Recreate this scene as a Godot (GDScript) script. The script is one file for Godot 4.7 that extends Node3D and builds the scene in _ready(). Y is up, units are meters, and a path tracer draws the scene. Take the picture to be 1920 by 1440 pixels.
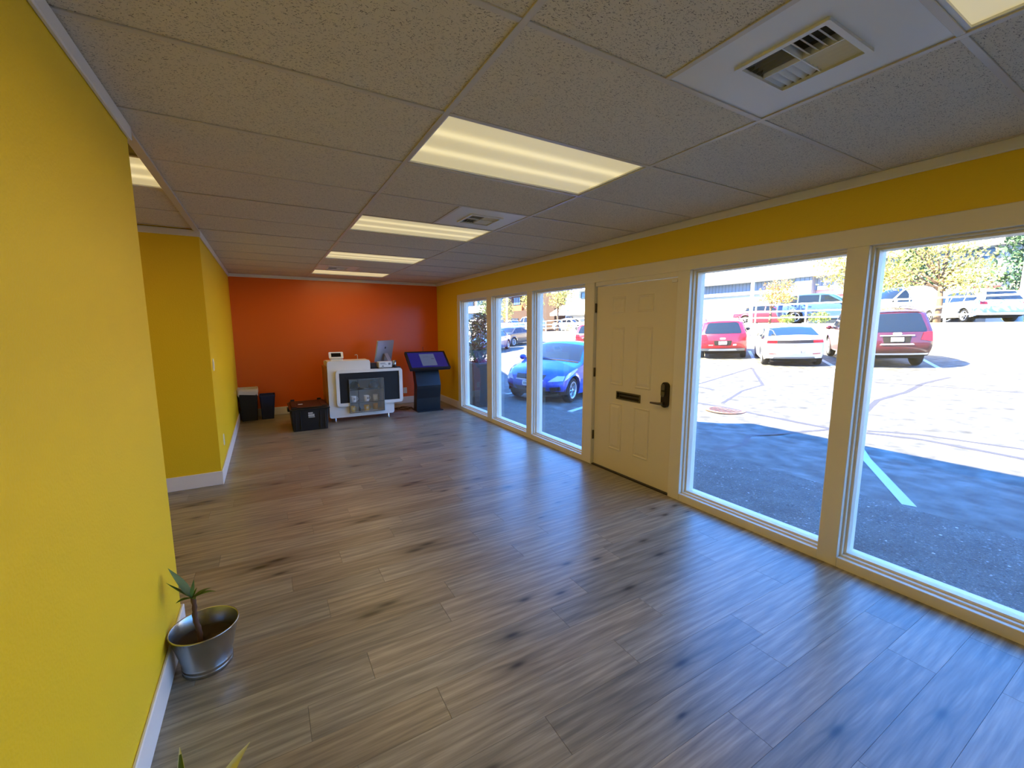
extends Node3D
# A bright empty shop interior: yellow walls, orange end wall, storefront windows onto a parking lot.

const H := 2.472          # ceiling height
const XR := 3.18          # inner face of the window wall
const XL := -0.478        # inner face of the left wall
const ZB := -8.667        # orange end wall
const TM := 0.6286        # ceiling module along the room
const Z1 := -1.8136       # near edge of the first ceiling light in view
const GL := 0.727         # left edge of the light column

var M := {}
var used := {}
var rng := RandomNumberGenerator.new()

# ------------------------------------------------------------------ helpers
func srgb(r: float, g: float, b: float) -> Color:
	return Color(r / 255.0, g / 255.0, b / 255.0)

func mat(key: String, c: Color, rough := 0.6, metal := 0.0) -> StandardMaterial3D:
	var m := StandardMaterial3D.new()
	m.resource_name = key
	m.albedo_color = c
	m.roughness = rough
	m.metallic = metal
	M[key] = m
	return m

func tri_tex(m: StandardMaterial3D, t: Texture2D, sc: Vector3, nt: Texture2D = null, ns := 1.0) -> void:
	if t:
		m.albedo_texture = t
	if nt:
		m.normal_enabled = true
		m.normal_texture = nt
		m.normal_scale = ns
	m.uv1_triplanar = true
	m.uv1_world_triplanar = true
	m.uv1_scale = sc
	m.uv1_triplanar_sharpness = 8.0

func numbered(n: String) -> String:
	if not used.has(n):
		used[n] = 0
		return n
	used[n] += 1
	return "%s_%03d" % [n, used[n]]

func thing(n: String, label: String, cat: String, at := Vector3.ZERO, turn := 0.0, group := "") -> Node3D:
	var o := Node3D.new()
	o.name = numbered(n)
	add_child(o)
	o.position = at
	o.rotation.y = turn
	o.set_meta("label", label)
	o.set_meta("category", cat)
	if group:
		o.set_meta("group", group)
	return o

func structure(n: String) -> Node3D:
	var o := Node3D.new()
	o.name = numbered(n)
	add_child(o)
	o.set_meta("kind", "structure")
	return o

func S(smooth := false) -> SurfaceTool:
	var st := SurfaceTool.new()
	st.begin(Mesh.PRIMITIVE_TRIANGLES)
	st.set_smooth_group(0 if smooth else -1)
	return st

func part(st: SurfaceTool, n: String, m: Material, parent: Node, kind := "") -> MeshInstance3D:
	st.generate_normals()
	return inst(st.commit(), n, m, parent, kind)

func inst(mesh: Mesh, n: String, m: Material, parent: Node, kind := "") -> MeshInstance3D:
	var o := MeshInstance3D.new()
	o.mesh = mesh
	o.material_override = m
	o.name = n
	o.cast_shadow = GeometryInstance3D.SHADOW_CASTING_SETTING_ON
	if kind:
		o.set_meta("kind", kind)
	parent.add_child(o, true)
	return o

func tri(st: SurfaceTool, a: Vector3, b: Vector3, c: Vector3) -> void:   # counter-clockwise from outside
	st.add_vertex(a)
	st.add_vertex(c)
	st.add_vertex(b)

func quad(st: SurfaceTool, a: Vector3, b: Vector3, c: Vector3, d: Vector3) -> void:
	tri(st, a, b, c)
	tri(st, a, c, d)

func quad_uv(st: SurfaceTool, p: Array, uv: Array) -> void:
	for i in [0, 2, 1, 0, 3, 2]:
		st.set_uv(uv[i])
		st.add_vertex(p[i])

# box by its two corners, with an optional chamfer
func box(st: SurfaceTool, lo: Vector3, hi: Vector3, ch := 0.0, xf := Transform3D.IDENTITY) -> void:
	if ch <= 0.0:
		var p := []
		for k in 8:
			p.append(xf * Vector3(hi.x if k & 1 else lo.x, hi.y if k & 2 else lo.y, hi.z if k & 4 else lo.z))
		for f in [[0, 4, 6, 2], [1, 3, 7, 5], [0, 1, 5, 4], [2, 6, 7, 3], [0, 2, 3, 1], [4, 5, 7, 6]]:
			quad(st, p[f[0]], p[f[1]], p[f[2]], p[f[3]])
		return
	var c := (lo + hi) * 0.5
	var h := (hi - lo) * 0.5
	ch = minf(ch, minf(h.x, minf(h.y, h.z)) * 0.98)
	var V := func(sx: float, sy: float, sz: float, ax: int) -> Vector3:
		var q := Vector3(sx * (h.x - (0.0 if ax == 0 else ch)), sy * (h.y - (0.0 if ax == 1 else ch)), sz * (h.z - (0.0 if ax == 2 else ch)))
		return xf * (c + q)
	for s in [-1.0, 1.0]:
		var q := [V.call(s, -1, -1, 0), V.call(s, 1, -1, 0), V.call(s, 1, 1, 0), V.call(s, -1, 1, 0)]
		if s > 0: quad(st, q[0], q[1], q[2], q[3])
		else: quad(st, q[3], q[2], q[1], q[0])
		q = [V.call(-1, s, -1, 1), V.call(-1, s, 1, 1), V.call(1, s, 1, 1), V.call(1, s, -1, 1)]
		if s > 0: quad(st, q[0], q[1], q[2], q[3])
		else: quad(st, q[3], q[2], q[1], q[0])
		q = [V.call(-1, -1, s, 2), V.call(1, -1, s, 2), V.call(1, 1, s, 2), V.call(-1, 1, s, 2)]
		if s > 0: quad(st, q[0], q[1], q[2], q[3])
		else: quad(st, q[3], q[2], q[1], q[0])
	for a in [-1.0, 1.0]:
		for b in [-1.0, 1.0]:
			quad(st, V.call(a, b, -1, 0), V.call(a, b, -1, 1), V.call(a, b, 1, 1), V.call(a, b, 1, 0))
			quad(st, V.call(a, -1, b, 0), V.call(a, -1, b, 2), V.call(a, 1, b, 2), V.call(a, 1, b, 0))
			quad(st, V.call(-1, a, b, 1), V.call(-1, a, b, 2), V.call(1, a, b, 2), V.call(1, a, b, 1))
			for d in [-1.0, 1.0]:
				tri(st, V.call(a, b, d, 0), V.call(a, b, d, 1), V.call(a, b, d, 2))

func bx(n: String, lo: Vector3, hi: Vector3, m: Material, parent: Node, ch := 0.0) -> MeshInstance3D:
	var st := S()
	box(st, lo, hi, ch)
	return part(st, n, m, parent)

func tube(st: SurfaceTool, pts: Array, radii, sides := 8, caps := true) -> void:
	var n := pts.size()
	var rings := []
	var side := Vector3.ZERO
	for i in n:
		var d: Vector3 = (pts[mini(i + 1, n - 1)] - pts[maxi(i - 1, 0)]).normalized()
		if side == Vector3.ZERO:
			side = d.cross(Vector3.UP if absf(d.y) < 0.9 else Vector3.RIGHT).normalized()
		side = (side - d * side.dot(d)).normalized()
		var up := d.cross(side)
		var r: float = radii[i] if radii is Array else radii
		var ring := []
		for k in sides:
			var a := TAU * k / sides
			ring.append(pts[i] + (side * cos(a) + up * sin(a)) * r)
		rings.append(ring)
	for i in n - 1:
		for k in sides:
			var k2 := (k + 1) % sides
			quad(st, rings[i][k], rings[i][k2], rings[i + 1][k2], rings[i + 1][k])
	if caps:
		for k in range(1, sides - 1):
			tri(st, rings[0][0], rings[0][k + 1], rings[0][k])
			tri(st, rings[n - 1][0], rings[n - 1][k], rings[n - 1][k + 1])

# lathe round the axis (local y of xf); profile of Vector2(radius, height)
func lathe(st: SurfaceTool, prof: Array, seg: int, xf := Transform3D.IDENTITY) -> void:
	for i in prof.size() - 1:
		var a: Vector2 = prof[i]
		var b: Vector2 = prof[i + 1]
		for k in seg:
			var t0 := TAU * k / seg
			var t1 := TAU * (k + 1) / seg
			var d0 := Vector3(cos(t0), 0, sin(t0))
			var d1 := Vector3(cos(t1), 0, sin(t1))
			var y0 := Vector3(0, a.y, 0)
			var y1 := Vector3(0, b.y, 0)
			if a.x > 1e-6:
				tri(st, xf * (d0 * a.x + y0), xf * (d1 * b.x + y1), xf * (d1 * a.x + y0))
			if b.x > 1e-6:
				tri(st, xf * (d0 * a.x + y0), xf * (d0 * b.x + y1), xf * (d1 * b.x + y1))

func rrect(x0: float, y0: float, x1: float, y1: float, r: float, n := 5) -> PackedVector2Array:
	var p := PackedVector2Array()
	for q in [[x1 - r, y0 + r, -PI / 2], [x1 - r, y1 - r, 0.0], [x0 + r, y1 - r, PI / 2], [x0 + r, y0 + r, PI]]:
		for i in n + 1:
			var a: float = q[2] + PI / 2 * i / n
			p.append(Vector2(q[0] + r * cos(a), q[1] + r * sin(a)))
	return p

# prism of a polygon in local xy, from z0 to z1
func prism(st: SurfaceTool, poly: PackedVector2Array, z0: float, z1: float, xf := Transform3D.IDENTITY) -> void:
	if Geometry2D.is_polygon_clockwise(poly):
		poly = poly.duplicate()
		poly.reverse()
	var t := Geometry2D.triangulate_polygon(poly)
	for i in range(0, t.size(), 3):
		var a := poly[t[i]]
		var b := poly[t[i + 1]]
		var c := poly[t[i + 2]]
		if (b - a).cross(c - a) < 0:
			var w := b
			b = c
			c = w
		tri(st, xf * Vector3(a.x, a.y, z1), xf * Vector3(b.x, b.y, z1), xf * Vector3(c.x, c.y, z1))
		tri(st, xf * Vector3(a.x, a.y, z0), xf * Vector3(c.x, c.y, z0), xf * Vector3(b.x, b.y, z0))
	for i in poly.size():
		var a := poly[i]
		var b := poly[(i + 1) % poly.size()]
		quad(st, xf * Vector3(a.x, a.y, z0), xf * Vector3(b.x, b.y, z0), xf * Vector3(b.x, b.y, z1), xf * Vector3(a.x, a.y, z1))

func ring_prism(st: SurfaceTool, outer: PackedVector2Array, inner: PackedVector2Array, z0: float, z1: float, xf := Transform3D.IDENTITY) -> void:
	var n := outer.size()
	for i in n:
		var j := (i + 1) % n
		var o0 := outer[i]
		var o1 := outer[j]
		var i0 := inner[i]
		var i1 := inner[j]
		quad(st, xf * Vector3(o0.x, o0.y, z1), xf * Vector3(o1.x, o1.y, z1), xf * Vector3(i1.x, i1.y, z1), xf * Vector3(i0.x, i0.y, z1))
		quad(st, xf * Vector3(o1.x, o1.y, z0), xf * Vector3(o0.x, o0.y, z0), xf * Vector3(i0.x, i0.y, z0), xf * Vector3(i1.x, i1.y, z0))
		quad(st, xf * Vector3(o0.x, o0.y, z0), xf * Vector3(o1.x, o1.y, z0), xf * Vector3(o1.x, o1.y, z1), xf * Vector3(o0.x, o0.y, z1))
		quad(st, xf * Vector3(i1.x, i1.y, z0), xf * Vector3(i0.x, i0.y, z0), xf * Vector3(i0.x, i0.y, z1), xf * Vector3(i1.x, i1.y, z1))

func interp(a: Array, x: float) -> float:      # smooth curve through [x, y] pairs
	var n := a.size()
	if x <= a[0][0]: return a[0][1]
	if x >= a[n - 1][0]: return a[n - 1][1]
	for i in n - 1:
		if x <= a[i + 1][0]:
			var h: float = a[i + 1][0] - a[i][0]
			var t: float = (x - a[i][0]) / h
			var d: float = (a[i + 1][1] - a[i][1]) / h
			var m0: float = d if i == 0 else 0.5 * (d + (a[i][1] - a[i - 1][1]) / (a[i][0] - a[i - 1][0]))
			var m1: float = d if i == n - 2 else 0.5 * (d + (a[i + 2][1] - a[i + 1][1]) / (a[i + 2][0] - a[i + 1][0]))
			var t2 := t * t
			var t3 := t2 * t
			return (2 * t3 - 3 * t2 + 1) * a[i][1] + (t3 - 2 * t2 + t) * h * m0 + (-2 * t3 + 3 * t2) * a[i + 1][1] + (t3 - t2) * h * m1
	return a[n - 1][1]

func gy(x: float) -> float:       # height of the lot: falls from the building to a drain line, then climbs
	if x < 8.0:
		return -0.15 - 0.25 * (x - 3.3) / 4.7
	return -0.40 + 0.0588 * (x - 8.0)

func up_y(z: float) -> float:     # height of the upper lot behind the retaining wall
	if z > -14.0: return 1.72
	if z > -40.0: return lerpf(1.72, 0.95, (-14.0 - z) / 26.0)
	return 0.95

# ------------------------------------------------------------------ textures
func make_textures() -> Dictionary:
	var T := {}
	# plank atlas: 12 boards stacked, each 1024 x 85
	var n1 := FastNoiseLite.new(); n1.seed = 3; n1.frequency = 1.0; n1.fractal_octaves = 3
	var n2 := FastNoiseLite.new(); n2.seed = 9; n2.frequency = 1.0; n2.fractal_octaves = 2
	var im := Image.create(1024, 1020, false, Image.FORMAT_RGB8)
	rng.seed = 41
	for b in 12:
		var tone := rng.randf_range(0.92, 1.07)
		var warm := rng.randf_range(-0.012, 0.014)
		var knots := []
		for k in [0, 1, 0, 2, 1, 1, 0, 1, 2, 0, 1, 0][b]:
			knots.append([rng.randf_range(0.1, 1.1), rng.randf_range(0.03, 0.15), rng.randf_range(0.008, 0.02)])
		for yy in 85:
			var z := (yy + 0.5) / 85.0 * 0.18
			for xx in 1024:
				var x := (xx + 0.5) / 1024.0 * 1.24
				var wz := z
				var dark := 0.0
				for k in knots:
					var dx: float = (x - k[0]) / (k[2] * 3.2)
					var dz: float = (z - k[1]) / k[2]
					var q := dx * dx + dz * dz
					if q < 30.0:
						wz += dz * k[2] * 0.8 * exp(-q * 0.25)
						dark += 0.5 * exp(-q * 1.3) + 0.16 * exp(-q * 0.16)
				var s := n1.get_noise_2d(x * 1.6 + b * 31.0, wz * 26.0 + b * 17.0)
				var f := n2.get_noise_2d(x * 5.0 + b * 13.0, wz * 120.0 + b * 57.0)
				var l := tone * (0.53 + 0.14 * s + 0.05 * f) * (1.0 - minf(dark, 0.7))
				im.set_pixel(xx, b * 85 + yy, Color(clampf(l * 1.065 + warm, 0, 1), clampf(l * 0.99, 0, 1), clampf(l * 0.835 - warm, 0, 1)))
	T.planks = ImageTexture.create_from_image(im)
	# mineral-fibre ceiling tile: short dark fissures on a pale ground
	im = Image.create(768, 768, false, Image.FORMAT_RGB8)
	im.fill(Color(0.86, 0.82, 0.74))
	var hm := Image.create(768, 768, false, Image.FORMAT_RGB8)
	hm.fill(Color(0.7, 0.7, 0.7))
	for i in 7000:
		var cx := rng.randi_range(0, 767)
		var cy := rng.randi_range(0, 767)
		var ang := rng.randfn(0.25, 0.5)
		var ln := rng.randi_range(1, 8) if rng.randf() < 0.55 else rng.randi_range(1, 3)
		var v := rng.randf_range(0.28, 0.60)
		var wd := rng.randi_range(1, 2) if ln > 3 else 1
		for t in ln * 2:
			var px := int(cx + cos(ang) * t * 0.6 + rng.randf_range(-0.6, 0.6))
			var py := int(cy + sin(ang) * t * 0.6)
			for w in wd:
				var p := Vector2i(posmod(px, 768), posmod(py + w, 768))
				im.set_pixelv(p, Color(v, v * 0.93, v * 0.84))
				hm.set_pixelv(p, Color(0.1, 0.1, 0.1))
	T.tile = ImageTexture.create_from_image(im)
	hm.bump_map_to_normal_map(3.0)
	T.tile_n = ImageTexture.create_from_image(hm)
	# asphalt: aggregate speckle, worn and coarse kinds
	for kind in 2:
		im = Image.create(512, 512, false, Image.FORMAT_RGB8)
		var bn := FastNoiseLite.new(); bn.seed = 70 + kind; bn.frequency = 0.012; bn.fractal_octaves = 4
		for yy in 512:
			for xx in 512:
				var e := 0.0
				# blend with the wrapped copy so that the pattern repeats without a seam
				var fx := xx / 512.0
				var fy := yy / 512.0
				e = lerpf(lerpf(bn.get_noise_2d(xx, yy), bn.get_noise_2d(xx - 512, yy), fx), lerpf(bn.get_noise_2d(xx, yy - 512), bn.get_noise_2d(xx - 512, yy - 512), fx), fy)
				var sp := rng.randf()
				var l: float
				if kind == 0:
					l = 0.345 + 0.24 * e + 0.07 * (sp - 0.5)
				else:
					l = 0.30 + 0.10 * e + 0.16 * (sp - 0.5)
					if sp > 0.975: l += 0.22
				im.set_pixel(xx, yy, Color(l * 0.99, l * 1.0, l * 0.95))
		if kind == 1:
			for i in 5200:
				var c := Vector2i(rng.randi_range(0, 508), rng.randi_range(0, 508))
				var v := rng.randf_range(0.12, 0.50) if rng.randf() < 0.93 else rng.randf_range(0.55, 0.8)
				im.fill_rect(Rect2i(c, Vector2i(rng.randi_range(1, 4), rng.randi_range(1, 3))), Color(v, v, v * 0.97))
		T["asphalt%d" % kind] = ImageTexture.create_from_image(im)
	# rolled paint, a fine orange-peel relief
	var pn := NoiseTexture2D.new()
	pn.width = 256; pn.height = 256; pn.seamless = true; pn.as_normal_map = true; pn.bump_strength = 2.0
	var fn := FastNoiseLite.new(); fn.seed = 5; fn.frequency = 0.09
	pn.noise = fn
	T.peel = pn
	# lens of the ceiling lights: two tubes glow through
	im = Image.create(32, 128, false, Image.FORMAT_RGB8)
	for yy in 128:
		var t := yy / 127.0
		var g := 0.76 + 0.24 * (exp(-pow((t - 0.32) / 0.075, 2.0)) + exp(-pow((t - 0.68) / 0.075, 2.0)))
		for xx in 32:
			im.set_pixel(xx, yy, Color(g, g, g))
	T.lens = ImageTexture.create_from_image(im)
	# vertical board siding
	im = Image.create(64, 64, false, Image.FORMAT_RGB8)
	for xx in 64:
		for yy in 64:
			var l := 0.62 if xx % 16 < 2 else 0.92 + 0.05 * rng.randf()
			im.set_pixel(xx, yy, Color(l, l, l))
	T.siding = ImageTexture.create_from_image(im)
	# kiosk screen
	im = Image.create(256, 144, false, Image.FORMAT_RGB8)
	im.fill(srgb(48, 46, 150))
	im.fill_rect(Rect2i(78, 14, 104, 116), srgb(120, 134, 176))
	im.fill_rect(Rect2i(100, 40, 40, 2), srgb(96, 108, 150))
	im.fill_rect(Rect2i(100, 47, 56, 2), srgb(100, 112, 156))
	im.fill_rect(Rect2i(154, 60, 20, 5), srgb(60, 70, 110))
	T.screen = ImageTexture.create_from_image(im)
	return T

func make_materials() -> void:
	var T := make_textures()
	var m: StandardMaterial3D
	m = mat("yellow_paint", srgb(240, 203, 24), 0.5); tri_tex(m, null, Vector3.ONE * 3.0, T.peel, 0.25)
	m = mat("orange_paint", srgb(230, 104, 27), 0.26); tri_tex(m, null, Vector3.ONE * 3.0, T.peel, 0.15)
	m = mat("white_trim", srgb(232, 229, 222), 0.45)
	mat("frame_paint", srgb(234, 225, 202), 0.45)
	mat("door_paint", srgb(230, 218, 188), 0.45)
	m = mat("plank", Color.WHITE, 0.33); m.albedo_texture = T.planks
	m.metallic_specular = 0.6
	mat("subfloor", srgb(50, 45, 40), 0.9)
	m = mat("ceiling_tile", Color(1, 1, 1), 0.95); tri_tex(m, T.tile, Vector3.ONE / 0.61, T.tile_n, 0.6)
	mat("tbar", srgb(204, 196, 182), 0.35)
	mat("slab", srgb(150, 148, 145), 0.9)
	m = mat("lens", srgb(235, 228, 205), 0.5)
	m.emission_enabled = true; m.emission_texture = T.lens; m.emission_operator = BaseMaterial3D.EMISSION_OP_MULTIPLY
	m.emission = srgb(255, 236, 176); m.emission_energy_multiplier = 0.52
	mat("white_metal", srgb(226, 226, 224), 0.4)
	mat("galvanised", srgb(150, 150, 147), 0.5, 0.3)
	m = mat("window_glass", Color(0.92, 0.97, 0.96, 0.04), 0.02); m.transparency = BaseMaterial3D.TRANSPARENCY_ALPHA
	m = mat("case_glass", Color(0.85, 0.95, 0.92, 0.03), 0.03); m.transparency = BaseMaterial3D.TRANSPARENCY_ALPHA
	mat("bronze", srgb(112, 102, 84), 0.35, 0.8)
	mat("bronze_dark", srgb(60, 54, 46), 0.4, 0.7)
	mat("hinge_metal", srgb(92, 84, 66), 0.4, 0.8)
	mat("steel", srgb(172, 170, 164), 0.27, 0.95)
	mat("chrome", srgb(220, 222, 226), 0.12, 1.0)
	mat("counter_white", srgb(236, 234, 226), 0.35)
	mat("counter_black", srgb(16, 16, 17), 0.5)
	mat("worktop_black", srgb(30, 29, 28), 0.35)
	mat("wood_edge", srgb(176, 108, 44), 0.5)
	mat("case_back", srgb(186, 184, 176), 0.6)
	mat("mug_white", srgb(238, 238, 234), 0.25)
	mat("mug_yellow", srgb(206, 160, 60), 0.3)
	mat("print_dark", srgb(60, 60, 62), 0.6)
	mat("cap_black", srgb(38, 32, 34), 0.85)
	mat("cap_grey", srgb(72, 72, 74), 0.85)
	mat("cap_red", srgb(140, 40, 44), 0.85)
	mat("cap_tan", srgb(150, 118, 60), 0.8)
	mat("aluminium", srgb(176, 180, 184), 0.35, 0.75)
	mat("plastic_black", srgb(24, 23, 22), 0.5)
	mat("plastic_grey", srgb(70, 68, 66), 0.5)
	mat("plastic_white", srgb(232, 230, 222), 0.4)
	mat("tablet_black", srgb(20, 18, 16), 0.12)
	mat("kiosk_black", srgb(18, 20, 23), 0.38)
	m = mat("kiosk_screen", srgb(12, 12, 20), 0.12); m.emission_enabled = true; m.emission_texture = T.screen; m.emission_operator = BaseMaterial3D.EMISSION_OP_MULTIPLY
	m.emission = Color.WHITE; m.emission_energy_multiplier = 0.28
	mat("tote_black", srgb(15, 14, 14), 0.5)
	mat("tote_lid", srgb(24, 20, 19), 0.38)
	mat("print_white", srgb(235, 235, 230), 0.6)
	mat("bin_black", srgb(14, 14, 14), 0.5)
	mat("bin_blue", srgb(18, 30, 72), 0.5)
	mat("liner", srgb(214, 200, 176), 0.55)
	mat("cable_brown", srgb(58, 40, 34), 0.6)
	mat("soil", srgb(52, 36, 24), 0.95)
	mat("stem_brown", srgb(96, 66, 46), 0.85)
	m = mat("leaf_green", srgb(72, 94, 28), 0.6); m.backlight_enabled = true; m.backlight = srgb(70, 90, 16)
	m = mat("leaf_lime", srgb(134, 160, 50), 0.45); m.backlight_enabled = true; m.backlight = srgb(110, 130, 30)
	mat("leaf_edge", srgb(196, 196, 140), 0.5)
	# outside
	m = mat("asphalt_worn", Color(1, 1, 1), 0.92); tri_tex(m, T.asphalt0, Vector3.ONE / 2.6)
	m = mat("asphalt_coarse", Color(1, 1, 1), 0.9); tri_tex(m, T.asphalt1, Vector3.ONE / 3.2)
	mat("tar_seal", srgb(58, 57, 60), 0.7)
	mat("line_paint", srgb(196, 194, 190), 0.8)
	mat("concrete", srgb(196, 190, 178), 0.9)
	mat("bank", srgb(176, 166, 140), 0.95)
	mat("rail_paint", srgb(236, 236, 232), 0.5)
	mat("pole_paint", srgb(206, 204, 200), 0.5)
	mat("drain_iron", srgb(120, 84, 72), 0.7)
	mat("soffit", srgb(205, 200, 190), 0.8)
	mat("roofing", srgb(110, 104, 98), 0.9)
	mat("outer_wall", srgb(190, 182, 165), 0.85)
	mat("roof_white", srgb(222, 220, 214), 0.8)
	m = mat("siding_grey", srgb(150, 164, 176), 0.8); tri_tex(m, T.siding, Vector3.ONE / 1.6)
	m = mat("siding_brown", srgb(66, 50, 40), 0.85); tri_tex(m, T.siding, Vector3.ONE / 1.4)
	mat("wall_white", srgb(226, 224, 218), 0.85)
	mat("wall_grey", srgb(120, 112, 106), 0.85)
	mat("orange_panel", srgb(206, 110, 54), 0.8)
	mat("sign_red", srgb(196, 40, 48), 0.6)
	mat("window_blue", srgb(74, 100, 122), 0.1)
	mat("window_dark", srgb(40, 44, 50), 0.12)
	mat("planter_brown", srgb(44, 36, 36), 0.5)
	mat("bark", srgb(104, 86, 70), 0.9)
	mat("car_glass", srgb(26, 34, 42), 0.04)
	mat("tyre", srgb(26, 26, 27), 0.85)
	mat("rim", srgb(196, 198, 202), 0.3, 0.7)
	mat("under", srgb(16, 16, 17), 0.9)
	mat("trim_grey", srgb(120, 122, 124), 0.6)
	mat("trim_silver", srgb(200, 202, 204), 0.35, 0.3)
	mat("grille", srgb(30, 28, 34), 0.5)
	mat("plate", srgb(222, 226, 228), 0.5)
	mat("tail_red", srgb(170, 24, 32), 0.15)
	mat("lamp_clear", srgb(196, 202, 210), 0.08)
	for c in [["blue", 6, 66, 176], ["red", 150, 16, 32], ["white", 224, 228, 230], ["maroon", 74, 20, 30], ["dark", 62, 60, 58], ["navy", 48, 66, 120], ["steelblue", 54, 84, 122], ["darkred", 124, 30, 48], ["silver", 186, 192, 198]]:
		var p := mat("paint_" + c[0], srgb(c[1], c[2], c[3]), 0.35)
		p.clearcoat_enabled = true
		p.clearcoat = 0.8
		p.clearcoat_roughness = 0.05

# ------------------------------------------------------------------ ready
func _ready() -> void:
	# camera
	var cam := Camera3D.new()
	cam.name = "camera"
	cam.fov = 84.35
	cam.near = 0.05
	cam.far = 400.0
	cam.position = Vector3(0, 1.575, 0)
	cam.rotation = Vector3(-0.134, -0.5239, -0.0011)
	add_child(cam)
	cam.current = true
	# sky and exposure
	var we := WorldEnvironment.new()
	we.name = "surroundings"
	var env := Environment.new()
	env.background_mode = Environment.BG_SKY
	var sky := Sky.new()
	var sm := ProceduralSkyMaterial.new()
	sm.sky_top_color = srgb(60, 123, 209)
	sm.sky_horizon_color = srgb(126, 179, 233)
	sm.sky_curve = 0.12
	sm.ground_bottom_color = srgb(110, 104, 96)
	sm.ground_horizon_color = srgb(170, 176, 180)
	sm.sun_angle_max = 12.0
	sm.sky_energy_multiplier = 2.4
	sky.sky_material = sm
	env.sky = sky
	env.ambient_light_source = Environment.AMBIENT_SOURCE_SKY
	env.tonemap_mode = Environment.TONE_MAPPER_LINEAR
	env.tonemap_exposure = 1.52
	env.sdfgi_enabled = true
	env.ssao_enabled = true
	env.ssil_enabled = true
	we.environment = env
	add_child(we)
	# sun: behind the building, about 40 degrees up
	var sun := DirectionalLight3D.new()
	sun.name = "sun"
	var to_ground := Vector3(0.93 * cos(deg_to_rad(40.0)), -sin(deg_to_rad(40.0)), 0.37 * cos(deg_to_rad(40.0))).normalized()
	sun.look_at_from_position(Vector3.ZERO, to_ground, Vector3.UP)
	sun.light_color = srgb(255, 238, 196)
	sun.light_energy = 11.0
	sun.light_angular_distance = 0.53
	sun.shadow_enabled = true
	add_child(sun)

	make_materials()
	room_shell()
	ceiling_grid()
	floor_planks()
	storefront()
	entrance_door()
	lights_and_vents()
	shop_counter()
	kiosk()
	bins_and_tote()
	plants()
	wall_plates()
	parking_lot()
	parked_cars()
	upper_lot()
	buildings()
	greenery()

# ------------------------------------------------------------------ the room
func room_shell() -> void:
	var y: StandardMaterial3D = M.yellow_paint
	var w: StandardMaterial3D = M.white_trim
	var o := structure("wall_left_front")          # long wall beside the camera
	bx("plaster", Vector3(XL - 0.15, 0, -2.625), Vector3(XL, 2.6, 3.5), y, o)
	o = structure("wall_left_recess")
	bx("plaster", Vector3(-2.85, 0, -5.2), Vector3(-2.7, 2.6, -2.47), y, o)
	bx("plaster", Vector3(-2.7, 0, -2.625), Vector3(XL - 0.15, 2.6, -2.475), y, o)
	o = structure("wall_left_back")                # the block beyond the recess
	bx("plaster", Vector3(-2.7, 0, -5.185), Vector3(XL, 2.6, -5.035), y, o)
	bx("plaster", Vector3(XL - 0.15, 0, ZB), Vector3(XL, 2.6, -5.185), y, o)
	o = structure("wall_back")
	bx("plaster", Vector3(XL - 0.15, 0, ZB - 0.15), Vector3(XR + 0.15, 2.6, ZB), M.orange_paint, o)
	o = structure("wall_front")
	bx("plaster", Vector3(XL - 0.15, 0, 3.5), Vector3(XR + 0.15, 2.6, 3.65), y, o)
	o = structure("wall_right")
	bx("header", Vector3(XR, 2.165, ZB), Vector3(XR + 0.15, 3.15, 3.5), y, o)
	bx("pier", Vector3(XR, -0.3, ZB), Vector3(XR + 0.15, 2.165, -7.545), y, o)
	bx("pier", Vector3(XR, -0.3, 2.53), Vector3(XR + 0.15, 2.165, 3.5), y, o)
	bx("footing", Vector3(XR + 0.005, -0.4, -7.545), Vector3(XR + 0.15, -0.005, 2.53), M.concrete, o)
	# baseboards: 0.14 m tall, a thin rounded top
	for b in [["baseboard_left_front", Vector3(XL, 0, -2.637), Vector3(XL + 0.014, 0.14, 3.5)],
			["baseboard_left_end", Vector3(XL - 0.15, 0, -2.639), Vector3(XL + 0.014, 0.14, -2.625)],
			["baseboard_left_recess", Vector3(-2.7, 0, -5.035), Vector3(XL + 0.014, 0.14, -5.021)],
			["baseboard_left_back", Vector3(XL, 0, ZB), Vector3(XL + 0.014, 0.14, -5.035)],
			["baseboard_back", Vector3(XL, 0, ZB), Vector3(XR, 0.14, ZB + 0.014)],
			["baseboard_right", Vector3(XR - 0.014, 0, ZB), Vector3(XR, 0.14, -7.56)]]:
		o = structure(b[0])
		bx("board", b[1], b[2], w, o, 0.004)
	# flat moulding under the ceiling
	for b in [["trim_1", Vector3(XL, 2.412, -2.64), Vector3(XL + 0.016, H, 3.5)],
			["trim_2", Vector3(XL - 0.15, 2.412, -2.641), Vector3(XL + 0.016, H, -2.625)],
			["trim_3", Vector3(-2.7, 2.412, -5.035), Vector3(XL + 0.016, H, -5.019)],
			["trim_4", Vector3(XL, 2.412, ZB), Vector3(XL + 0.016, H, -5.035)],
			["trim_5", Vector3(XL, 2.418, ZB), Vector3(XR, H, ZB + 0.016)],
			["trim_6", Vector3(XR - 0.016, 2.414, ZB), Vector3(XR, H, 3.5)]]:
		o = structure(b[0])
		bx("moulding", b[1], b[2], w, o, 0.004)

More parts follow.
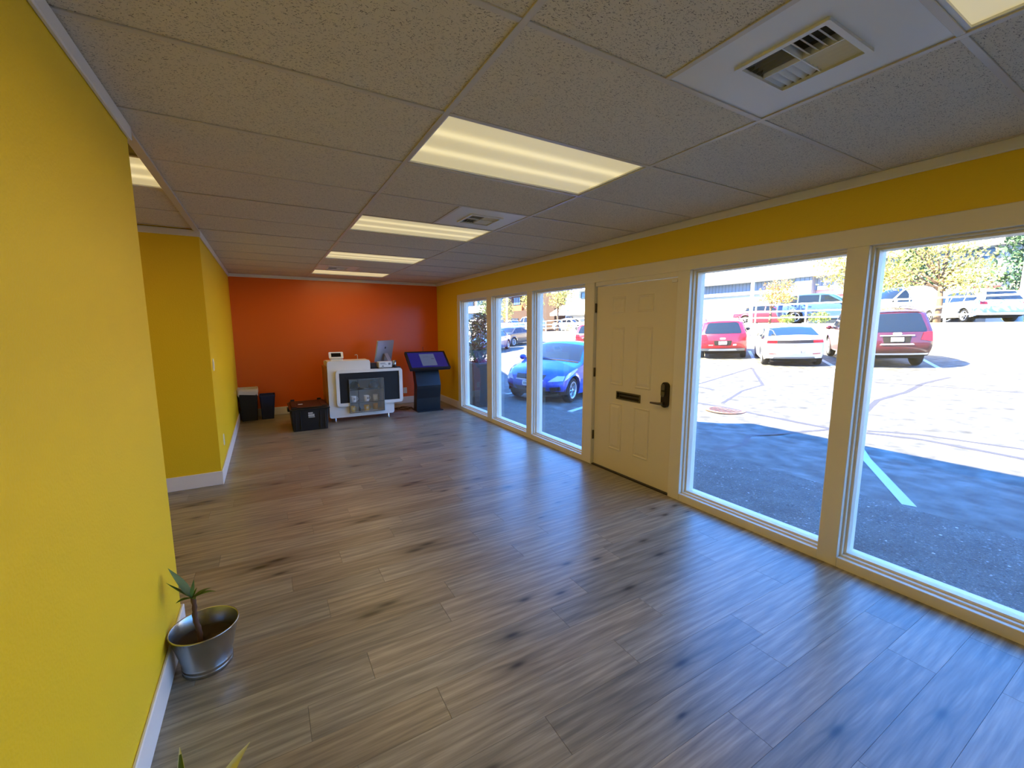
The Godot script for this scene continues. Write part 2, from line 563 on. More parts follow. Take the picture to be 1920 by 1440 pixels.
func ceiling_grid() -> void:
	var c := structure("ceiling")
	bx("deck", Vector3(-2.85, 2.66, ZB - 0.15), Vector3(XR + 0.15, 2.76, 3.65), M.slab, c)
	var xs := [-1.711, -0.492, 0.727, 1.946, 3.165]
	var z := Z1 + 8 * TM
	var rows := []
	while z > ZB - 0.1:
		rows.append(z)
		z -= TM
	var full := BoxMesh.new()
	full.size = Vector3(1.2192 - 0.004, 0.016, TM - 0.004)
	var half := BoxMesh.new()
	half.size = Vector3(0.6096 - 0.004, 0.016, TM - 0.004)
	for r in rows.size():
		var za: float = rows[r]              # near edge
		var zc := za - TM * 0.5
		var k := roundi((za - Z1) / TM)     # 0 at the first light in view, negative going away
		for col in 4:
			if col == 0 and (za > -2.6 or za - TM < -5.25):
				continue
			var lit: bool = (posmod(k, 3) == 0 and col == 2 and k <= 3) or (col == 0 and k == -2)
			if lit:
				continue
			var xa: float = xs[col]
			var cut_z := maxf(za - TM, ZB)
			if za - cut_z < TM - 0.01:
				var bm := BoxMesh.new()
				bm.size = Vector3(1.215, 0.016, za - cut_z)
				var p := inst(bm, "tile", M.ceiling_tile, c)
				p.position = Vector3(xa + 0.6096, H + 0.012, (za + cut_z) * 0.5)
				continue
			var vent := 0
			if col == 2 and (k == 2 or k == -2): vent = 1
			if col == 2 and k == -8: vent = 2
			if vent:
				var p := inst(half, "tile", M.ceiling_tile, c)
				p.position = Vector3(xa + (0.3048 if vent == 1 else 0.9144), H + 0.012, zc)
				continue
			var t := inst(full, "tile", M.ceiling_tile, c)
			t.position = Vector3(xa + 0.6096, H + 0.012 + 0.0012 * sin(r * 3.7 + col * 2.1), zc)
	# main tees along the room, cross tees over it
	var tm: StandardMaterial3D = M.tbar
	for x in [-0.492, 0.727, 1.946]:
		bx("main_tee", Vector3(x - 0.012, H - 0.002, ZB), Vector3(x + 0.012, H + 0.004, 3.5), tm, c, 0.001)
	bx("wall_angle", Vector3(-0.515, H - 0.012, -5.02), Vector3(-0.469, H + 0.003, -2.64), tm, c, 0.002)
	bx("wall_angle", Vector3(XR - 0.03, H - 0.001, ZB), Vector3(XR - 0.014, H + 0.004, 3.5), tm, c)
	for zz in rows:
		for col in 3:
			bx("cross_tee", Vector3(xs[col + 1] + 0.012, H - 0.0015, zz - 0.011), Vector3(xs[col + 2] - 0.012, H + 0.004, zz + 0.011), tm, c, 0.001)
		if zz < -2.7 and zz > -5.0:
			bx("cross_tee", Vector3(xs[0] + 0.012, H - 0.0015, zz - 0.011), Vector3(xs[1] - 0.02, H + 0.004, zz + 0.011), tm, c, 0.001)
	for q in [[1.3366, 2], [1.3366, -2], [1.3366, -8]]:
		var za: float = Z1 + q[1] * TM
		bx("cross_tee", Vector3(q[0] - 0.011, H - 0.0015, za - TM + 0.011), Vector3(q[0] + 0.011, H + 0.004, za - 0.011), tm, c, 0.001)

func plank_mesh(len: float, v: int, u0: float) -> Mesh:
	var st := S()
	var h := len * 0.5
	var d := 0.0898
	var e := 0.0003
	var va := (v * 85 + 1.0) / 1020.0
	var vb := (v * 85 + 84.0) / 1020.0
	var ua := u0
	var ub := u0 + len / 1.24
	quad_uv(st, [Vector3(-h + e, 0, d - e), Vector3(h - e, 0, d - e), Vector3(h - e, 0, -d + e), Vector3(-h + e, 0, -d + e)], [Vector2(ua, vb), Vector2(ub, vb), Vector2(ub, va), Vector2(ua, va)])
	var lo := [Vector3(-h, -0.004, d), Vector3(h, -0.004, d), Vector3(h, -0.004, -d), Vector3(-h, -0.004, -d)]
	var hi := [Vector3(-h + e, 0, d - e), Vector3(h - e, 0, d - e), Vector3(h - e, 0, -d + e), Vector3(-h + e, 0, -d + e)]
	var uv := Vector2((ua + ub) * 0.5, va)
	for i in 4:
		var j := (i + 1) % 4
		quad_uv(st, [lo[i], lo[j], hi[j], hi[i]], [uv, uv, uv, uv])
	st.generate_normals()
	return st.commit()

func floor_planks() -> void:
	var f := structure("floor")
	bx("subfloor", Vector3(-2.7, -0.2, ZB), Vector3(XR + 0.004, -0.0045, 3.5), M.subfloor, f)
	rng.seed = 77
	var meshes := []
	for v in 12:
		meshes.append(plank_mesh(1.239, v, 0.0))
	var cache := {}
	var row := 0
	var z := -8.64
	var far := S()
	while z < 0.75:
		var x0 := XL
		if z > -5.21 and z < -2.62:
			x0 = -1.7
		# joints step along the rows
		var off: float = [0.747, 0.33, 0.06, 0.53, 0.20, 0.88][row % 6] + 0.02 * sin(row * 2.3)
		var x := off - 1.24 * ceilf((off - x0) / 1.24)
		var last := -1
		while x < XR:
			var a := maxf(x, x0)
			var b := minf(x + 1.24, XR)
			var v := rng.randi_range(0, 11)
			if v == last: v = (v + 5) % 12
			last = v
			if b - a > 0.03:
				var mesh: Mesh
				if b - a > 1.235:
					mesh = meshes[v]
				else:
					var key := "%d %d %d" % [v, roundi((b - a) * 1000), 1 if a > x + 0.001 else 0]
					if not cache.has(key):
						cache[key] = plank_mesh(b - a - 0.001, v, (a - x) / 1.24)
					mesh = cache[key]
				var p := inst(mesh, "plank", M.plank, f)
				p.position = Vector3((a + b) * 0.5, 0, z + 0.09)
				if rng.randf() < 0.5:
					p.rotation.y = PI
			x += 1.24
		z += 0.18
		row += 1
	bx("underlay", Vector3(XL, -0.004, z), Vector3(XR, 0.0, 3.5), M.subfloor, f)

func storefront() -> void:
	var fm: StandardMaterial3D = M.frame_paint
	var F := structure("trim_7")                   # painted timber framing of the shopfront
	var x0 := XR - 0.014
	var x1 := XR + 0.15
	bx("head", Vector3(x0, 2.055, -7.545), Vector3(x1, 2.168, 2.53), fm, F, 0.003)
	for p in [[-7.545, -7.416], [-6.308, -6.140], [-5.064, -4.9315], [-3.824, -3.662], [-2.566, -2.4427], [-1.313, -1.198], [-0.07, 0.045], [1.17, 1.285], [2.4, 2.53]]:
		bx("post", Vector3(x0 - 0.004, 0, p[0]), Vector3(x1, 2.056, p[1]), fm, F, 0.003)
	var n := 1
	for w in [[-7.416, -6.308], [-6.140, -5.064], [-4.9315, -3.824], [-2.4427, -1.313], [-1.198, -0.07], [0.045, 1.17], [1.285, 2.4]]:
		var o := structure("window_%d" % n)
		n += 1
		var a: float = w[0]
		var b: float = w[1]
		bx("sill", Vector3(x0 - 0.002, -0.003, a), Vector3(x1, 0.066, b), fm, o, 0.003)
		# glazing beads, set back from the face in two steps
		for s in [[0.022, 0.052, 0.012], [0.052, 0.150, 0.026]]:
			var xa: float = XR + s[0]
			var xb: float = XR + s[1]
			var t: float = s[2]
			bx("bead", Vector3(xa, 0.066, a), Vector3(xb, 2.055, a + t), fm, o, 0.001)
			bx("bead", Vector3(xa, 0.066, b - t), Vector3(xb, 2.055, b), fm, o, 0.001)
			bx("bead", Vector3(xa, 0.066, a + t), Vector3(xb, 0.066 + t, b - t), fm, o, 0.001)
			bx("bead", Vector3(xa, 2.055 - t, a + t), Vector3(xb, 2.055, b - t), fm, o, 0.001)
		bx("pane", Vector3(XR + 0.098, 0.09, a + 0.024), Vector3(XR + 0.104, 2.03, b - 0.024), M.window_glass, o)

func entrance_door() -> void:
	var d := structure("door_1")
	var dm: StandardMaterial3D = M.door_paint
	var za := -3.654
	var zb := -2.5736
	bx("head_jamb", Vector3(XR - 0.006, 2.0127, za), Vector3(XR + 0.15, 2.056, zb), M.frame_paint, d, 0.002)
	bx("stop", Vector3(XR + 0.075, 0.0, za - 0.004), Vector3(XR + 0.11, 2.013, za + 0.012), M.frame_paint, d)
	bx("stop", Vector3(XR + 0.075, 0.0, zb - 0.012), Vector3(XR + 0.11, 2.013, zb + 0.006), M.frame_paint, d)
	bx("threshold", Vector3(XR - 0.01, -0.003, za), Vector3(XR + 0.15, 0.012, zb), M.bronze_dark, d, 0.003)
	bx("slot_back", Vector3(XR + 0.052, 0.80, -3.32), Vector3(XR + 0.064, 0.915, -2.96), M.bronze_dark, d)
	# leaf built round the mail slot
	var xa := XR + 0.018
	var xb := XR + 0.062
	var st := S()
	box(st, Vector3(xa, 0.014, za + 0.005), Vector3(xb, 0.822, zb - 0.005))
	box(st, Vector3(xa, 0.892, za + 0.005), Vector3(xb, 2.007, zb - 0.005))
	box(st, Vector3(xa, 0.822, za + 0.005), Vector3(xb, 0.892, -3.298))
	box(st, Vector3(xa, 0.822, -2.982), Vector3(xb, 0.892, zb - 0.005))
	var leaf := part(st, "leaf", dm, d)
	# six raised panels: a sloped moulding round a raised field
	for col in [[-3.412, -3.222], [-3.055, -2.850]]:
		for r in [[1.72, 1.885], [0.962, 1.572], [0.252, 0.768]]:
			var P := S()
			var z0: float = col[0]
			var z1: float = col[1]
			var y0: float = r[0]
			var y1: float = r[1]
			var prof := [[0.0, 0.0], [0.006, 0.007], [0.014, 0.006], [0.022, 0.0005], [0.05, 0.0065], [0.058, 0.0065]]
			for i in prof.size() - 1:
				var i0: float = prof[i][0]
				var i1: float = prof[i + 1][0]
				var h0: float = xa - prof[i][1]
				var h1: float = xa - prof[i + 1][1]
				var A := [Vector3(h0, y0 + i0, z0 + i0), Vector3(h0, y0 + i0, z1 - i0), Vector3(h0, y1 - i0, z1 - i0), Vector3(h0, y1 - i0, z0 + i0)]
				var B := [Vector3(h1, y0 + i1, z0 + i1), Vector3(h1, y0 + i1, z1 - i1), Vector3(h1, y1 - i1, z1 - i1), Vector3(h1, y1 - i1, z0 + i1)]
				for k in 4:
					var k2 := (k + 1) % 4
					quad(P, A[k], A[k2], B[k2], B[k])
			var hh := xa - 0.0065
			quad(P, Vector3(hh, y0 + 0.058, z0 + 0.058), Vector3(hh, y0 + 0.058, z1 - 0.058), Vector3(hh, y1 - 0.058, z1 - 0.058), Vector3(hh, y1 - 0.058, z0 + 0.058))
			part(P, "panel", dm, leaf)
	# mail slot: bevelled bronze frame with the inner flap set back
	var xf := Transform3D(Basis(Vector3(0, 0, 1), Vector3(0, 1, 0), Vector3(-1, 0, 0)), Vector3(xa, 0, 0))
	st = S()
	ring_prism(st, rrect(-3.306, 0.815, -2.972, 0.899, 0.004, 2), rrect(-3.292, 0.829, -2.986, 0.885, 0.002, 2), -0.02, 0.008, xf)
	var slot := part(st, "mail_slot", M.bronze, leaf)
	slot.set_meta("label", "bronze mail slot frame")
	bx("slot_flap", Vector3(XR + 0.034, 0.848, -3.286), Vector3(XR + 0.04, 0.868, -2.99), M.plastic_grey, d)
	# keypad lock with a lever
	st = S()
	prism(st, rrect(-2.702, 0.826, -2.622, 1.064, 0.036, 6), -0.001, 0.024, xf)
	var lock := part(st, "lock", M.bronze_dark, leaf)
	st = S()
	prism(st, rrect(-2.698, 0.925, -2.655, 1.045, 0.02, 5), 0.024, 0.034, xf)
	part(st, "lock_face", M.bronze, lock)
	st = S(true)
	tube(st, [Vector3(xa - 0.02, 0.862, -2.675), Vector3(xa - 0.055, 0.862, -2.675), Vector3(xa - 0.062, 0.861, -2.70), Vector3(xa - 0.062, 0.858, -2.79)], [0.017, 0.014, 0.012, 0.009], 10)
	part(st, "lever", M.bronze, lock)
	st = S()
	box(st, Vector3(xa - 0.042, 0.975, -2.685), Vector3(xa - 0.03, 0.99, -2.655), 0.003)
	part(st, "turn_piece", M.bronze_dark, lock)
	for hy in [1.78, 1.068, 0.348]:
		st = S(true)
		lathe(st, [Vector2(0, -0.05), Vector2(0.009, -0.05), Vector2(0.009, 0.05), Vector2(0, 0.05)], 10, Transform3D(Basis.IDENTITY, Vector3(XR + 0.006, hy, za - 0.004)))
		box(st, Vector3(XR - 0.001, hy - 0.05, za - 0.02), Vector3(XR + 0.02, hy + 0.05, za + 0.004))
		part(st, "hinge", M.hinge_metal, d)
	bx("contact_plate", Vector3(xa - 0.012, 1.968, zb - 0.075), Vector3(xa, 1.992, zb - 0.015), M.plastic_white, leaf, 0.002)

func lights_and_vents() -> void:
	# recessed troffers: frame, lens, and the lamp's own light just under the lens
	var spots := [[GL, Z1 + 3 * TM, "ceiling light nearest the camera, half cut off by the photo's top edge"], [GL, Z1, "large lit ceiling panel in the middle, nearest whole one"], [GL, Z1 - 3 * TM, "lit ceiling panel beside the small air vent, second whole one"], [GL, Z1 - 6 * TM, "lit ceiling panel, third whole one towards the orange wall"], [GL, Z1 - 9 * TM, "lit ceiling panel closest to the orange wall"], [-1.711, Z1 - 2 * TM, "lit ceiling panel in the left recess, mostly behind the yellow wall"]]
	for s in spots:
		var x: float = s[0]
		var z: float = s[1]
		var o := thing("ceiling_light", s[2], "light", Vector3(x + 0.6096, H, z - TM * 0.5), 0, "fluorescent ceiling panels")
		var st := S()
		var hx := 0.6096 - 0.002
		var hz := TM * 0.5 - 0.002
		var xf := Transform3D(Basis(Vector3(1, 0, 0), Vector3(0, 0, 1), Vector3(0, 1, 0)), Vector3.ZERO)
		ring_prism(st, rrect(-hx, -hz, hx, hz, 0.002, 1), rrect(-hx + 0.02, -hz + 0.022, hx - 0.02, hz - 0.022, 0.002, 1), 0.004, 0.02, xf)
		box(st, Vector3(-hx, 0.1, -hz), Vector3(hx, 0.105, hz))
		for e in [-1.0, 1.0]:
			box(st, Vector3(e * hx - 0.002, 0.02, -hz), Vector3(e * hx + 0.002, 0.1, hz))
			box(st, Vector3(-hx, 0.02, e * hz - 0.002), Vector3(hx, 0.1, e * hz + 0.002))
		part(st, "frame", M.white_metal, o)
		st = S()
		var ax := hx - 0.019
		var az := hz - 0.021
		quad_uv(st, [Vector3(-ax, 0.012, az), Vector3(-ax, 0.012, -az), Vector3(ax, 0.012, -az), Vector3(ax, 0.012, az)], [Vector2(0, 1), Vector2(0, 0), Vector2(1, 0), Vector2(1, 1)])
		part(st, "light_lens", M.lens, o)
		var l := AreaLight3D.new()
		l.name = "lamp_glow"
		l.area_size = Vector2(ax * 2, az * 2)
		l.light_color = srgb(255, 216, 138)
		l.light_energy = 0.44
		l.rotation.x = -PI / 2
		l.position.y = -0.004
		l.shadow_enabled = true
		o.add_child(l)
	for v in [[1.6414, Z1 + 2 * TM, "large white air vent panel with louvred grille near the top right"], [1.6414, Z1 - 2 * TM, "white air vent panel beside the second whole ceiling light"], [1.0318, Z1 - 8 * TM, "farthest small air vent, between the last two ceiling lights"]]:
		air_vent(Vector3(v[0], H, v[1] - TM * 0.5), v[2])

func air_vent(at: Vector3, label: String) -> void:
	var o := thing("air_vent", label, "vent", at, 0, "square ceiling vents")
	var hx := 0.6096 * 0.5 - 0.003
	var hz := TM * 0.5 - 0.003
	var g := 0.148
	var xf := Transform3D(Basis(Vector3(1, 0, 0), Vector3(0, 0, 1), Vector3(0, 1, 0)), Vector3.ZERO)
	var st := S()
	ring_prism(st, rrect(-hx, -hz, hx, hz, 0.002, 1), rrect(-g + 0.01, -g + 0.01, g - 0.01, g - 0.01, 0.002, 1), 0.004, 0.010, xf)
	part(st, "plate", M.white_metal, o)
	st = S()
	ring_prism(st, rrect(-g, -g, g, g, 0.003, 1), rrect(-g + 0.018, -g + 0.018, g - 0.018, g - 0.018, 0.002, 1), -0.006, 0.006, xf)
	part(st, "grille_frame", M.white_metal, o)
	st = S()
	for e in [-1.0, 1.0]:
		box(st, Vector3(e * (g - 0.012) - 0.002, 0.005, -g + 0.012), Vector3(e * (g - 0.012) + 0.002, 0.12, g - 0.012))
		box(st, Vector3(-g + 0.012, 0.005, e * (g - 0.012) - 0.002), Vector3(g - 0.012, 0.12, e * (g - 0.012) + 0.002))
	box(st, Vector3(-g, 0.12, -g), Vector3(g, 0.125, g))
	part(st, "duct", M.galvanised, o)
	# four quadrants of curved blades, each throwing air its own way
	var q := g - 0.019
	bx("divider", Vector3(-q, 0.0, -0.002), Vector3(q, 0.03, 0.002), M.white_metal, o)
	bx("divider", Vector3(-0.002, 0.0, -q), Vector3(0.002, 0.03, q), M.white_metal, o)
	for quadr in [[-1.0, -1.0, true, -1.0], [1.0, -1.0, false, -1.0], [-1.0, 1.0, false, 1.0], [1.0, 1.0, true, 1.0]]:
		for i in 5:
			var t: float = (i + 0.5) / 5.0 * q
			st = S(true)
			var pts := []
			for k in 4:
				var a := k / 3.0
				pts.append(Vector2(quadr[3] * (0.026 * a * a - 0.008), 0.001 + 0.03 * (1.0 - a)))
			for k in 3:
				var p0: Vector2 = pts[k]
				var p1: Vector2 = pts[k + 1]
				if quadr[2]:
					var xm: float = quadr[0] * t
					var z0 := minf(quadr[1] * 0.002, quadr[1] * q)
					var z1 := maxf(quadr[1] * 0.002, quadr[1] * q)
					quad(st, Vector3(xm + p0.x, p0.y, z0), Vector3(xm + p0.x, p0.y, z1), Vector3(xm + p1.x, p1.y, z1), Vector3(xm + p1.x, p1.y, z0))
				else:
					var zm: float = quadr[1] * t
					var x0 := minf(quadr[0] * 0.002, quadr[0] * q)
					var x1 := maxf(quadr[0] * 0.002, quadr[0] * q)
					quad(st, Vector3(x0, p0.y, zm + p0.x), Vector3(x1, p0.y, zm + p0.x), Vector3(x1, p1.y, zm + p1.x), Vector3(x0, p1.y, zm + p1.x))
			part(st, "blade", M.white_metal, o)

func wall_plates() -> void:
	for w in [[Vector3(XL, 1.20, -5.20), PI / 2, true, "white light switch plate on the yellow wall block"], [Vector3(XL, 0.346, -5.545), PI / 2, false, "white power outlet low on the yellow wall block"], [Vector3(2.44, 0.27, ZB), 0.0, false, "white power outlet on the orange wall beside the kiosk"]]:
		var o := thing("wall_plate", w[3], "switch" if w[2] else "outlet", w[0], w[1])
		var st := S()
		prism(st, rrect(-0.036, -0.06, 0.036, 0.06, 0.006, 3), -0.001, 0.006)
		part(st, "cover", M.plastic_white, o)
		if w[2]:
			bx("rocker", Vector3(-0.016, -0.033, 0.006), Vector3(0.016, 0.033, 0.010), M.plastic_white, o, 0.002)
		else:
			for s in [-0.02, 0.02]:
				st = S()
				prism(st, rrect(-0.016, s - 0.014, 0.016, s + 0.014, 0.008, 3), 0.006, 0.008)
				part(st, "socket", M.plastic_grey if false else M.plastic_white, o)

# ------------------------------------------------------------------ furniture
func clip_prism(st: SurfaceTool, outline: PackedVector2Array, rect: Rect2, z0: float, z1: float) -> void:
	var r := PackedVector2Array([rect.position, Vector2(rect.end.x, rect.position.y), rect.end, Vector2(rect.position.x, rect.end.y)])
	for p in Geometry2D.intersect_polygons(outline, r):
		prism(st, p, z0, z1)

func shop_counter() -> void:
	var o := thing("reception_counter", "white reception counter with rounded black front panel and glass display", "counter", Vector3(0, 0, 0))
	var W: StandardMaterial3D = M.counter_white
	# case opening
	var cx0 := 1.143
	var cx1 := 1.703
	var cy0 := 0.149
	var cy1 := 0.71
	var hole := Rect2(cx0, cy0, cx1 - cx0, cy1 - cy0)
	# front sheet: tall on the left, low on the right, rounded corners
	var tall := rrect(0.828, 0.078, 1.506, 1.022, 0.035, 5)
	var low := rrect(0.828, 0.078, 1.885, 0.60, 0.035, 5)
	var st := S()
	for s in Geometry2D.merge_polygons(tall, low):
		clip_prism(st, s, Rect2(0.8, 0.0, cx0 - 0.8, 1.1), -7.45, -7.42)
		clip_prism(st, s, Rect2(cx1, 0.0, 0.4, 1.1), -7.45, -7.42)
		clip_prism(st, s, Rect2(cx0, 0.0, cx1 - cx0, cy0), -7.45, -7.42)
		clip_prism(st, s, Rect2(cx0, cy1, cx1 - cx0, 0.5), -7.45, -7.42)
	part(st, "front_sheet", W, o)
	# raised frame with rounded corners, cut where the case stands
	st = S()
	var ro := rrect(0.943, 0.269, 2.034, 0.868, 0.05, 6)
	for r in [Rect2(0.9, 0.2, 0.095, 0.8), Rect2(1.977, 0.2, 0.1, 0.8), Rect2(0.995, 0.822, 0.982, 0.1), Rect2(0.995, 0.2, cx0 - 0.995, 0.12), Rect2(cx1, 0.2, 1.977 - cx1, 0.12)]:
		clip_prism(st, ro, r, -7.42, -7.37)
	part(st, "front_frame", W, o)
	st = S()
	for r in [[0.995, 0.32, cx0, 0.822], [cx1, 0.32, 1.977, 0.822], [cx0, cy1, cx1, 0.822]]:
		box(st, Vector3(r[0], r[1], -7.415), Vector3(r[2], r[3], -7.392))
	part(st, "black_panel", M.counter_black, o)
	# carcass
	st = S()
	box(st, Vector3(0.835, 0.09, -7.95), Vector3(0.86, 1.0, -7.45))
	box(st, Vector3(1.475, 0.74, -7.95), Vector3(1.5, 1.0, -7.45))
	box(st, Vector3(0.835, 1.0, -7.80), Vector3(1.5, 1.02, -7.45), 0.003)
	box(st, Vector3(0.86, 0.09, -7.95), Vector3(1.88, 0.11, -7.45))
	box(st, Vector3(1.855, 0.11, -7.95), Vector3(1.88, 0.835, -7.45))
	box(st, Vector3(2.008, 0.272, -7.80), Vector3(2.03, 0.835, -7.42))
	box(st, Vector3(1.88, 0.272, -7.80), Vector3(2.008, 0.29, -7.42))
	part(st, "carcass", W, o)
	bx("side_edge", Vector3(0.80, 0.10, -7.93), Vector3(0.835, 0.93, -7.50), M.wood_edge, o, 0.003)
	bx("worktop", Vector3(1.5, 0.835, -8.0), Vector3(2.032, 0.862, -7.40), M.worktop_black, o, 0.004)
	bx("worktop", Vector3(0.86, 0.72, -8.05), Vector3(1.475, 0.745, -7.52), M.worktop_black, o, 0.004)
	# display case set into the front
	st = S()
	box(st, Vector3(cx0, cy0, -7.70), Vector3(cx1, cy1, -7.69))
	box(st, Vector3(cx0 - 0.008, cy0, -7.69), Vector3(cx0, cy1, -7.392))
	box(st, Vector3(cx1, cy0, -7.69), Vector3(cx1 + 0.008, cy1, -7.392))
	box(st, Vector3(cx0 - 0.008, cy0 - 0.008, -7.69), Vector3(cx1 + 0.008, cy0, -7.392))
	box(st, Vector3(cx0 - 0.008, cy1, -7.69), Vector3(cx1 + 0.008, cy1 + 0.008, -7.392))
	part(st, "display_case", M.case_back, o)
	for y in [0.310, 0.527]:
		bx("glass_shelf", Vector3(cx0, y - 0.004, -7.69), Vector3(cx1, y + 0.002, -7.40), M.case_glass, o)
		bx("shelf_edge", Vector3(cx0, y - 0.005, -7.40), Vector3(cx1, y + 0.003, -7.396), M.plastic_grey, o)
	bx("case_mullion", Vector3(1.336, cy0, -7.69), Vector3(1.342, cy1, -7.68), M.plastic_grey, o)
	st = S()
	ring_prism(st, rrect(cx0 - 0.004, cy0 - 0.004, cx1 + 0.004, cy1 + 0.004, 0.002, 1), rrect(cx0 + 0.003, cy0 + 0.003, cx1 - 0.003, cy1 - 0.003, 0.001, 1), -7.392, -7.352)
	part(st, "case_rim", M.steel, o)
	bx("glass_front", Vector3(cx0 + 0.003, cy0 + 0.003, -7.362), Vector3(cx1 - 0.003, cy1 - 0.003, -7.358), M.case_glass, o)
	for p in [Vector3(0.92, 0, -7.47), Vector3(1.79, 0, -7.47), Vector3(1.78, 0, -7.88), Vector3(0.92, 0, -7.88)]:
		st = S(true)
		lathe(st, [Vector2(0, 0), Vector2(0.02, 0), Vector2(0.02, 0.006), Vector2(0.014, 0.01), Vector2(0.014, 0.09)], 12, Transform3D(Basis.IDENTITY, p))
		part(st, "leg", M.chrome, o)
	# goods in the case
	for i in 3:
		mug(Vector3([1.225, 1.435, 1.60][i], 0.312, -7.50 - [0.0, 0.0, 0.07][i]), M.mug_white, ["white printed mug, leftmost on the middle glass shelf", "white printed mug in the centre of the middle glass shelf", "white printed mug at the right end of the middle glass shelf"][i], "white mugs in the display case", [0.0, 0.25, 1.2][i])
	for i in 3:
		mug(Vector3([1.195, 1.425, 1.59][i], cy0, -7.48 - [0.0, 0.0, 0.07][i]), M.mug_yellow, ["mustard yellow mug, leftmost on the case floor", "mustard yellow mug in the middle of the case floor", "mustard yellow mug at the right end of the case floor"][i], "yellow mugs in the display case", [0.3, 0.0, 1.2][i])
	cap(Vector3(1.255, 0.530, -7.54), M.cap_black, M.cap_tan, "black baseball cap with tan front patch in the display case", -0.5)
	cap(Vector3(1.565, 0.530, -7.50), M.cap_grey, M.cap_red, "grey baseball cap with red side in the display case", PI * 0.62)
	var b := thing("small_bottle", "tiny dark bottle between the two yellow mugs", "bottle", Vector3(1.315, cy0, -7.47))
	st = S(true)
	lathe(st, [Vector2(0, 0), Vector2(0.02, 0), Vector2(0.02, 0.05), Vector2(0.009, 0.062), Vector2(0.009, 0.08), Vector2(0, 0.08)], 12)
	part(st, "body", M.plastic_black, b)
	# things standing on the counter
	var t := thing("tablet_stand", "white payment tablet on a stand atop the tall counter end", "tablet", Vector3(1.0, 1.021, -7.62), -0.06)
	st = S()
	prism(st, rrect(-0.10, -0.06, 0.10, 0.06, 0.02, 4), 0.0, 0.018, Transform3D(Basis(Vector3(1, 0, 0), Vector3(0, 0, -1), Vector3(0, 1, 0)), Vector3.ZERO))
	part(st, "base", M.plastic_white, t)
	st = S()
	box(st, Vector3(-0.07, 0.018, -0.03), Vector3(0.07, 0.05, 0.02), 0.006)
	part(st, "neck", M.plastic_white, t)
	var tx := Transform3D(Basis(Vector3.RIGHT, -0.65), Vector3(0, 0.09, 0.0))
	st = S()
	prism(st, rrect(-0.112, -0.062, 0.112, 0.062, 0.016, 4), -0.02, 0.0, tx)
	part(st, "bezel", M.plastic_white, t)
	st = S()
	prism(st, rrect(-0.076, -0.038, 0.076, 0.038, 0.003, 2), 0.0, 0.002, tx)
	part(st, "screen", M.tablet_black, t)
	t = thing("computer_monitor", "slim silver desktop computer seen from behind on the counter", "computer", Vector3(1.83, 0.863, -7.78), 0.72)
	tx = Transform3D(Basis(Vector3.RIGHT, 0.20), Vector3(0, 0.285, 0.02))
	st = S()
	prism(st, rrect(-0.24, -0.19, 0.24, 0.19, 0.014, 4), -0.022, 0.0, tx)
	part(st, "casing", M.aluminium, t)
	st = S()
	prism(st, rrect(-0.232, -0.182, 0.232, 0.182, 0.01, 3), -0.026, -0.022, tx)
	part(st, "screen", M.tablet_black, t)
	st = S(true)
	lathe(st, [Vector2(0, 0), Vector2(0.02, 0), Vector2(0.02, 0.001), Vector2(0, 0.001)], 16, tx * Transform3D(Basis(Vector3.RIGHT, PI / 2), Vector3(0, 0.06, 0.0005)))
	part(st, "round_mark", M.plastic_grey, t)
	st = S()
	for q in [[Vector3(0, 0.24, 0.04), Vector3(0, 0.006, 0.17)], [Vector3(0, 0.006, 0.17), Vector3(0, 0.006, -0.05)]]:
		var d: Vector3 = (q[1] - q[0])
		var f := d.normalized()
		var rr := Vector3.RIGHT
		box(st, Vector3(-0.045, -0.005, 0), Vector3(0.045, 0.005, d.length()), 0.002, Transform3D(Basis(rr, f.cross(rr), f), q[0]))
	part(st, "stand", M.aluminium, t)
	t = thing("receipt_printer", "small white box printer with black base beside the computer", "printer", Vector3(1.765, 0.863, -7.53), 0.05)
	bx("base", Vector3(-0.125, 0, -0.09), Vector3(0.115, 0.012, 0.09), M.plastic_black, t, 0.003)
	bx("body", Vector3(-0.112, 0.012, -0.08), Vector3(0.114, 0.115, 0.075), M.plastic_white, t, 0.008)
	for q in [[-0.09, 0.085, 0.0, 0.096], [-0.09, 0.068, 0.02, 0.074], [-0.06, 0.03, -0.03, 0.05], [0.05, 0.06, 0.09, 0.095]]:
		bx("printed_mark", Vector3(q[0], q[1], 0.075), Vector3(q[2], q[3], 0.0758), M.trim_grey, t)
	t = thing("card_box", "small brown and black box wedged beside the white printer", "box", Vector3(1.588, 0.863, -7.55))
	bx("lower", Vector3(-0.06, 0, -0.06), Vector3(0.045, 0.04, 0.06), M.plastic_black, t, 0.003)
	bx("upper", Vector3(-0.05, 0.04, -0.05), Vector3(0.04, 0.10, 0.05), M.wood_edge if false else M.cable_brown, t, 0.003)
	t = thing("drinking_cup", "shiny steel tumbler at the right end of the counter", "cup", Vector3(1.965, 0.863, -7.62))
	st = S(true)
	lathe(st, [Vector2(0, 0), Vector2(0.032, 0), Vector2(0.038, 0.12), Vector2(0.035, 0.12), Vector2(0.03, 0.005), Vector2(0, 0.005)], 16)
	part(st, "body", M.steel, t)
	t = thing("card_reader", "black card reader lying at the right end of the counter", "card reader", Vector3(1.98, 0.863, -7.50), 0.4)
	bx("body", Vector3(-0.04, 0, -0.055), Vector3(0.04, 0.022, 0.055), M.plastic_black, t, 0.006)
	t = thing("pump_bottle", "white pump nozzle poking up behind the tall counter end", "bottle", Vector3(1.385, 0.746, -7.87))
	st = S(true)
	lathe(st, [Vector2(0, 0), Vector2(0.035, 0), Vector2(0.035, 0.20), Vector2(0.012, 0.235), Vector2(0.012, 0.25), Vector2(0, 0.25)], 14)
